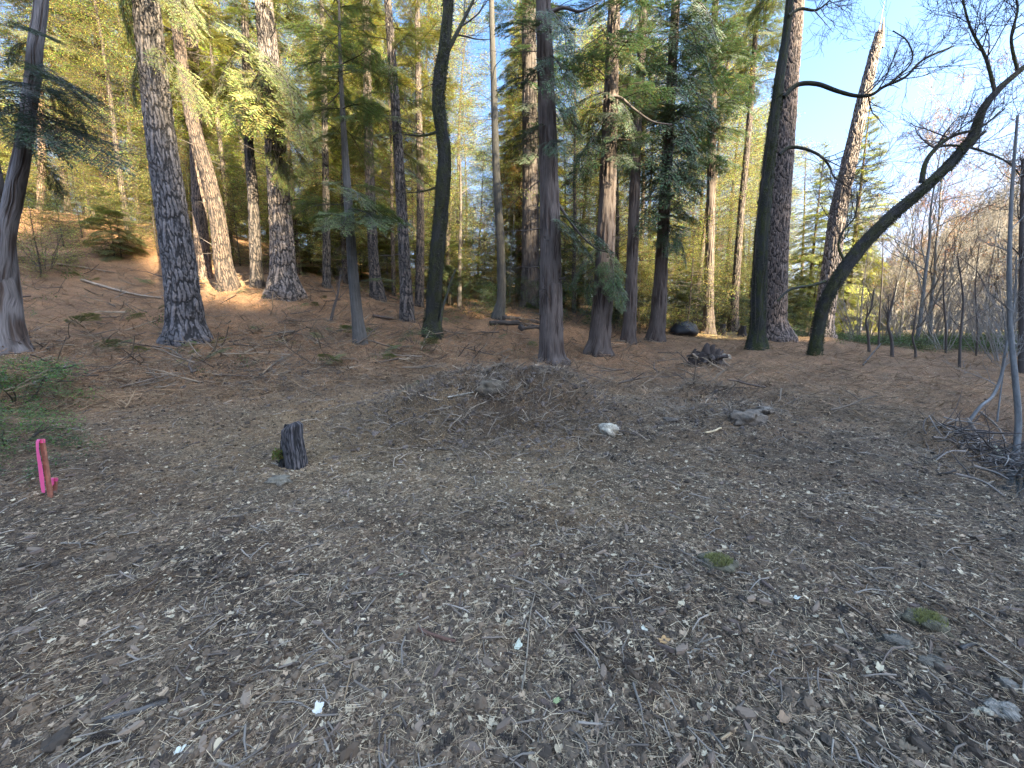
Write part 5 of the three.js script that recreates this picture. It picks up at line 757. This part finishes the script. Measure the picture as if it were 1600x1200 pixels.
// sticks and branches one can pick out
function stick(name, label, pts, w0, w1, tint, seed, { cat = 'stick', lift = 0.008, twigs = 0, m = mat.grey, lump = 0.25 } = {}) {
  const r = RNG(seed), P = pts.map(([x, y, u]) => groundAt(x, y).add(V(0, lift + (u ?? 0), 0))), t = thing(name, label, cat, P[0]); const c = new THREE.CatmullRomCurve3(P);
  const Q = []; for (let k = 0; k <= 8; k++) { const q = c.getPointAt(k / 8); if (k && k < 8) q.y += 0.004 * (r() - 0.3); Q.push(q); }
  const L = c.getLength(); part('wood', sweep(Q, (u) => mix(w0, w1, u) / 2, { nr: 8, step: Math.max(0.012, L / 40), lump, seed, tint: () => tint, cap: tint.map(v => v * 1.2) }), m, t);
  if (twigs) { const tw = new Twigs(); ramify(tw, r, Q, w0 / 2, 0, { count: [twigs, 3], len: [L * 0.3, L * 0.12], spread: 0.7, lift: 0.02, minR: 0.0015, from: 0.4 }); part('twigs', tw.geo(), mat.paleTwig, t).userData.kind = 'stuff'; }
}
stick('bark_piece', 'reddish dark piece of rotten branch in the centre foreground', [[654, 986], [680, 998], [712, 1006]], 0.026, 0.016, [0.75, 0.4, 0.27], 1, { cat: 'wood piece', lift: 0.01 });
stick('dry_stem', 'long straight dry stem lying upright in the picture at centre', [[836, 930], [828, 965], [823, 1030], [815, 1082]], 0.007, 0.009, [1.8, 1.45, 1.05], 2);
stick('stick', 'short tan stick on the dark mulch left of centre', [[551, 1040], [545, 1068], [538, 1098]], 0.009, 0.007, [2.2, 1.5, 0.85], 3);
stick('stick', 'split tan stick at the bottom right of centre', [[1125, 1160], [1140, 1150], [1156, 1139]], 0.012, 0.009, [2.4, 1.7, 1.0], 4);
stick('stick', 'pair of pale straight straws, upper of the two in the middle foreground', [[638, 934], [662, 920], [688, 909]], 0.006, 0.005, [2.6, 1.9, 1.1], 5);
stick('stick', 'slim stick slanting under the pale straws', [[645, 970], [668, 950], [690, 930]], 0.006, 0.004, [2.1, 1.6, 1.0], 6);
stick('stick', 'tan twig slanting at the right of the long dry stem', [[868, 1002], [885, 985], [900, 965]], 0.007, 0.005, [2.2, 1.6, 1.0], 7);
stick('stick', 'long thin twig reaching up from the bottom left', [[252, 1172], [290, 1140], [334, 1096]], 0.006, 0.004, [1.9, 1.6, 1.2], 8);
stick('stick', 'long straight twig in the bottom left corner', [[48, 1195], [85, 1170], [128, 1142]], 0.007, 0.004, [1.8, 1.6, 1.3], 9);
stick('stick', 'second parallel twig at the bottom left corner', [[76, 1198], [105, 1178], [136, 1156]], 0.006, 0.004, [1.8, 1.6, 1.3], 10);
stick('stick', 'long straight pale twig running to the right edge', [[1512, 955], [1550, 985], [1598, 1022]], 0.006, 0.005, [1.8, 1.55, 1.25], 11);
stick('branch', 'dark knobbly branch lying near the lower right corner', [[1372, 1102], [1400, 1110], [1440, 1122]], 0.02, 0.012, [0.5, 0.42, 0.36], 12);
stick('branch', 'dark curved branch right of the mossy corner rock', [[1500, 1016], [1528, 1010], [1560, 1022]], 0.02, 0.012, [0.42, 0.38, 0.34], 13);
stick('branch', 'cracked grey branch on the mulch at the lower left', [[160, 1128], [200, 1118], [262, 1100]], 0.018, 0.026, [0.7, 0.62, 0.55], 14);
stick('stick', 'pale tan stick in front of the low mounds at right', [[1102, 679], [1114, 676], [1126, 671]], 0.03, 0.03, [3.0, 2.3, 1.4], 15, { lift: 0.015 });
stick('stick', 'thin twig climbing the left flank of the soil mound', [[598, 678], [620, 664], [645, 654]], 0.012, 0.008, [1.5, 1.3, 1.1], 16, { lift: 0.015 });
stick('stick', 'pale branch end poking from the mound top', [[700, 624], [718, 621], [740, 618]], 0.03, 0.018, [1.9, 1.7, 1.4], 17, { lift: 0.03 });
stick('stick', 'straight twig on the front face of the mound', [[838, 690], [850, 702], [862, 714]], 0.011, 0.008, [1.5, 1.25, 1.0], 18, { lift: 0.015 });
stick('stick', 'twig crossing the middle of the mound', [[818, 662], [835, 656], [852, 652]], 0.012, 0.008, [1.6, 1.35, 1.0], 19, { lift: 0.015 });
stick('branch', 'pale fallen branch lying along the sunlit left hillside', [[128, 440], [170, 452], [215, 463], [252, 468]], 0.1, 0.05, [1.7, 1.3, 0.95], 20, { lift: 0.05, twigs: 5 });
stick('branch', 'second fallen branch higher on the left hillside', [[90, 415], [130, 420], [180, 428]], 0.07, 0.03, [1.5, 1.1, 0.8], 21, { lift: 0.05, twigs: 5 });
stick('branch', 'forked pale branch lying by the green brambles', [[52, 602], [80, 590], [112, 568]], 0.022, 0.008, [1.7, 1.5, 1.25], 22, { lift: 0.03, twigs: 6 });
stick('branch', 'dark stick leaning on the ground between the right saplings', [[1348, 572], [1360, 562, .12], [1374, 551, .3]], 0.05, 0.04, [0.4, 0.33, 0.28], 23, { lift: 0.02 });
stick('branch', 'dark short log on the red slope behind the bluish sapling', [[583, 496], [598, 498], [614, 500]], 0.13, 0.08, [0.5, 0.36, 0.28], 24, { lift: 0.05 });
stick('branch', 'pale forked stick leaning at the foot of the mossy crooked trunk', [[658, 548, 0.02], [664, 538, .1], [672, 532, .25]], 0.03, 0.02, [1.6, 1.3, 1.0], 25);
stick('branch', 'brush of grey branches lying on the slope right of the massive pine', [[410, 590], [430, 572], [450, 562]], 0.025, 0.01, [0.9, 0.75, 0.6], 26, { lift: 0.06, twigs: 9 });
stick('branch', 'grey dead branches at the foot of the massive pine', [[240, 545], [262, 548], [285, 562]], 0.03, 0.015, [0.9, 0.8, 0.7], 27, { lift: 0.06, twigs: 8 });
[[[765, 508], [800, 507], [838, 512]], [[785, 500], [820, 502], [850, 508]], [[812, 516], [850, 515], [880, 518]]].forEach((p, k) => stick('fallen_log', ['lower left log of the low dark log pile behind the nearest cedar', 'upper log of the low dark log pile behind the nearest cedar', 'right log of the low dark log pile, touching the nearest cedar'][k], p, 0.22, 0.14, [0.26, 0.2, 0.16], 30 + k, { cat: 'log', lift: 0.06, lump: 0.6 }));
// torn roots hanging over the creek bank
{
  const r = RNG(81), p = groundAt(1500, 690), t = thing('root_tangle', 'tangle of torn bare roots over the dark hollow in the creek bank', 'roots', p);
  const rt = (pts, w, c) => part('root', sweep(pts, (u) => w * (1 - 0.6 * u), { nr: 7, step: 0.05, lump: 0.2, seed: r() * 99, tint: () => c }), mat.grey, t);
  for (const [pts, w] of [[[[1508, 666], [1522, 680], [1528, 705], [1534, 730]], 0.028], [[[1478, 668], [1500, 668], [1520, 676]], 0.012], [[[1456, 692], [1480, 692], [1500, 704], [1520, 716]], 0.018], [[[1450, 662], [1462, 684], [1472, 690], [1484, 678]], 0.012], [[[1530, 650], [1556, 670], [1572, 700]], 0.02], [[[1505, 722], [1480, 724], [1460, 736]], 0.016], [[[1520, 735], [1545, 745], [1575, 770]], 0.02], [[[1490, 758], [1530, 764], [1568, 790]], 0.014]]) rt(pts.map(([x, y]) => groundAt(x, y).add(V(0, 0.05 + 0.12 * r(), 0))), w, [1.2, 1.0, 0.85]);
  for (let k = 0; k < 34; k++) { const q = groundAt(1445 + 130 * r(), 655 + 100 * r()).add(V(0, 0.06 * r(), 0)), d = V(r() - 0.5, 0.5 * r() - 0.1, r() - 0.5).normalize(); rt(wander(r, q, d, 0.2 + 0.4 * r(), 5, 0.8, -0.08), 0.004 + 0.012 * r() ** 2, scale3([0.8, 0.65, 0.55], 0.4 + 1.0 * r())); }
}
{
  const r = RNG(83), p = groundAt(1545, 725), t = thing('brush_pile', 'dark heap of twigs and roots on the creek bank before the water', 'brush', p), tw = new Twigs(), tw2 = new Twigs();
  for (let k = 0; k < 260; k++) { const s = V(p.x - 0.45 + 1.1 * r(), 0, p.z - 0.5 + 1.0 * r()); s.y = ground(s.x, s.z) + 0.34 * r() * r(); (k % 4 ? tw : tw2).stick(wander(r, s, V(r() - 0.5, 0.5 * (r() - 0.4), r() - 0.5).normalize(), 0.25 + 0.5 * r(), 4, 0.6, -0.02), 0.006 + 0.014 * r() ** 2, 0.003, 4); }
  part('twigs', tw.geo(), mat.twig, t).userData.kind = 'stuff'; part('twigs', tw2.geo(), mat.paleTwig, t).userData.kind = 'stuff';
}
// pine cones
function pineCone(label, px, py, L, yaw, seed, group) {
  const p = groundAt(px, py), t = thing('pine_cone', label, 'pine cone', p, group), B = [], r = RNG(seed), n = 90; const q = new THREE.Quaternion().setFromEuler(new THREE.Euler(0, yaw, 0)), axis = V(1, 0.08, 0).applyQuaternion(q);
  const sc = (() => { const g = new THREE.SphereGeometry(0.5, 6, 4); g.scale(1, 0.22, 0.8); g.translate(0.4, 0, 0); return g; })();
  for (let k = 0; k < n; k++) { const u = (k + 0.5) / n, a = k * 2.39996, R = L * 0.24 * Math.sin(Math.PI * (0.12 + 0.82 * u)) ** 0.7, s = L * 0.15 * (0.6 + 0.5 * Math.sin(Math.PI * u)), g = sc.clone(), rad = V(0, Math.cos(a), Math.sin(a)), x = V(0.55, 0, 0).add(rad).normalize(), z = V(1, 0, 0).cross(rad).normalize(), y = z.clone().cross(x); g.applyMatrix4(new THREE.Matrix4().makeBasis(x.multiplyScalar(s), y.multiplyScalar(s), z.multiplyScalar(s)).setPosition(V(L * (u - 0.5), 0, 0).addScaledVector(rad, R * 0.6))); B.push(g); }
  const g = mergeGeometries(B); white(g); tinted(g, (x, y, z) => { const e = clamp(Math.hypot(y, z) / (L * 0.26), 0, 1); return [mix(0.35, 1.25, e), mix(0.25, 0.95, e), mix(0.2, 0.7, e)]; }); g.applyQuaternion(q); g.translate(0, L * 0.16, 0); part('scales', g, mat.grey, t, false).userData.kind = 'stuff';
  const core = sweep([V(-L * 0.45, 0, 0), V(0, 0, 0), V(L * 0.45, 0, 0)], (u) => L * 0.12 * (1 - 0.5 * u), { nr: 8, step: L / 8, tint: () => [0.3, 0.22, 0.17], cap: [0.3, 0.22, 0.17] }); core.applyQuaternion(q); core.translate(0, L * 0.16, 0); part('core', core, mat.grey, t, false);
}
pineCone('brown pine cone at the bottom edge left of centre', 692, 1174, 0.085, 0.7, 1); pineCone('brown pine cone at the bottom edge near the centre', 795, 1160, 0.075, -0.3, 2); pineCone('pine cone beside the cluster of pale leaves in the right foreground', 983, 1042, 0.075, 0.1, 3); pineCone('dark round pine cone right of the leaf cluster', 1084, 1106, 0.06, 1.4, 4); pineCone('pine cone lying on the end of the cracked grey branch at lower left', 246, 1102, 0.08, 0.4, 5); pineCone('half-buried pine cone below the cracked grey branch at lower left', 160, 1156, 0.08, 0.1, 6); pineCone('small pine cone on the mulch above the cracked grey branch', 438, 892, 0.07, 0.5, 7);
// pale leaves one can pick out
function bigLeaf(label, px, py, L, yaw, tint0, seed, group) { const tint = [tint0[0] * 0.95, tint0[1] * 0.85, tint0[2] * 0.7]; const p = groundAt(px, py), t = thing('dead_leaf', label, 'leaf', p, group), g = dryLeaf(seed, 5); g.scale(L, L, L); tinted(g, () => tint); g.rotateY(yaw); g.translate(0, 0.012, 0); part('blade', g, mat.dryLeaf, t, false); }
bigLeaf('pale grey-green leaf with a stalk beside the long dry stem', 808, 1016, 0.075, 1.2, [0.5, 0.55, 0.48], 1); bigLeaf('white leaf at the bottom left of centre', 497, 1115, 0.07, 1.9, [0.62, 0.63, 0.62], 2); bigLeaf('pale green leaf near the bottom centre', 868, 1102, 0.045, 0.4, [0.26, 0.33, 0.17], 3); bigLeaf('pale leaf left end of the row by the pine cone', 1008, 990, 0.055, 2, [0.56, 0.6, 0.55], 4); bigLeaf('orange-tan crumpled leaf in the row by the pine cone', 1035, 1006, 0.075, 0.2, [0.42, 0.27, 0.13], 5); bigLeaf('cream leaf right end of the row by the pine cone', 1078, 1030, 0.06, 0.9, [0.52, 0.47, 0.39], 6); bigLeaf('cream crumpled leaf below the row by the pine cone', 1018, 1036, 0.06, 2.6, [0.5, 0.47, 0.4], 7);
bigLeaf('white leaf at the lower left among dark mulch', 278, 1180, 0.05, 0.6, [0.6, 0.64, 0.6], 8); bigLeaf('cream leaf at the left edge of the mulch', 62, 958, 0.055, 0.5, [0.52, 0.47, 0.38], 9); bigLeaf('tan oak leaf in the lower right foreground', 1222, 1130, 0.075, 0.5, [0.3, 0.21, 0.14], 10); bigLeaf('pale blue-grey leaf on the dark soil right of centre', 1243, 938, 0.05, 0.3, [0.5, 0.56, 0.55], 11); bigLeaf('dull green leaf in the middle of the mulch', 626, 902, 0.05, 1, [0.2, 0.25, 0.18], 12);
renderer.render(scene, camera);
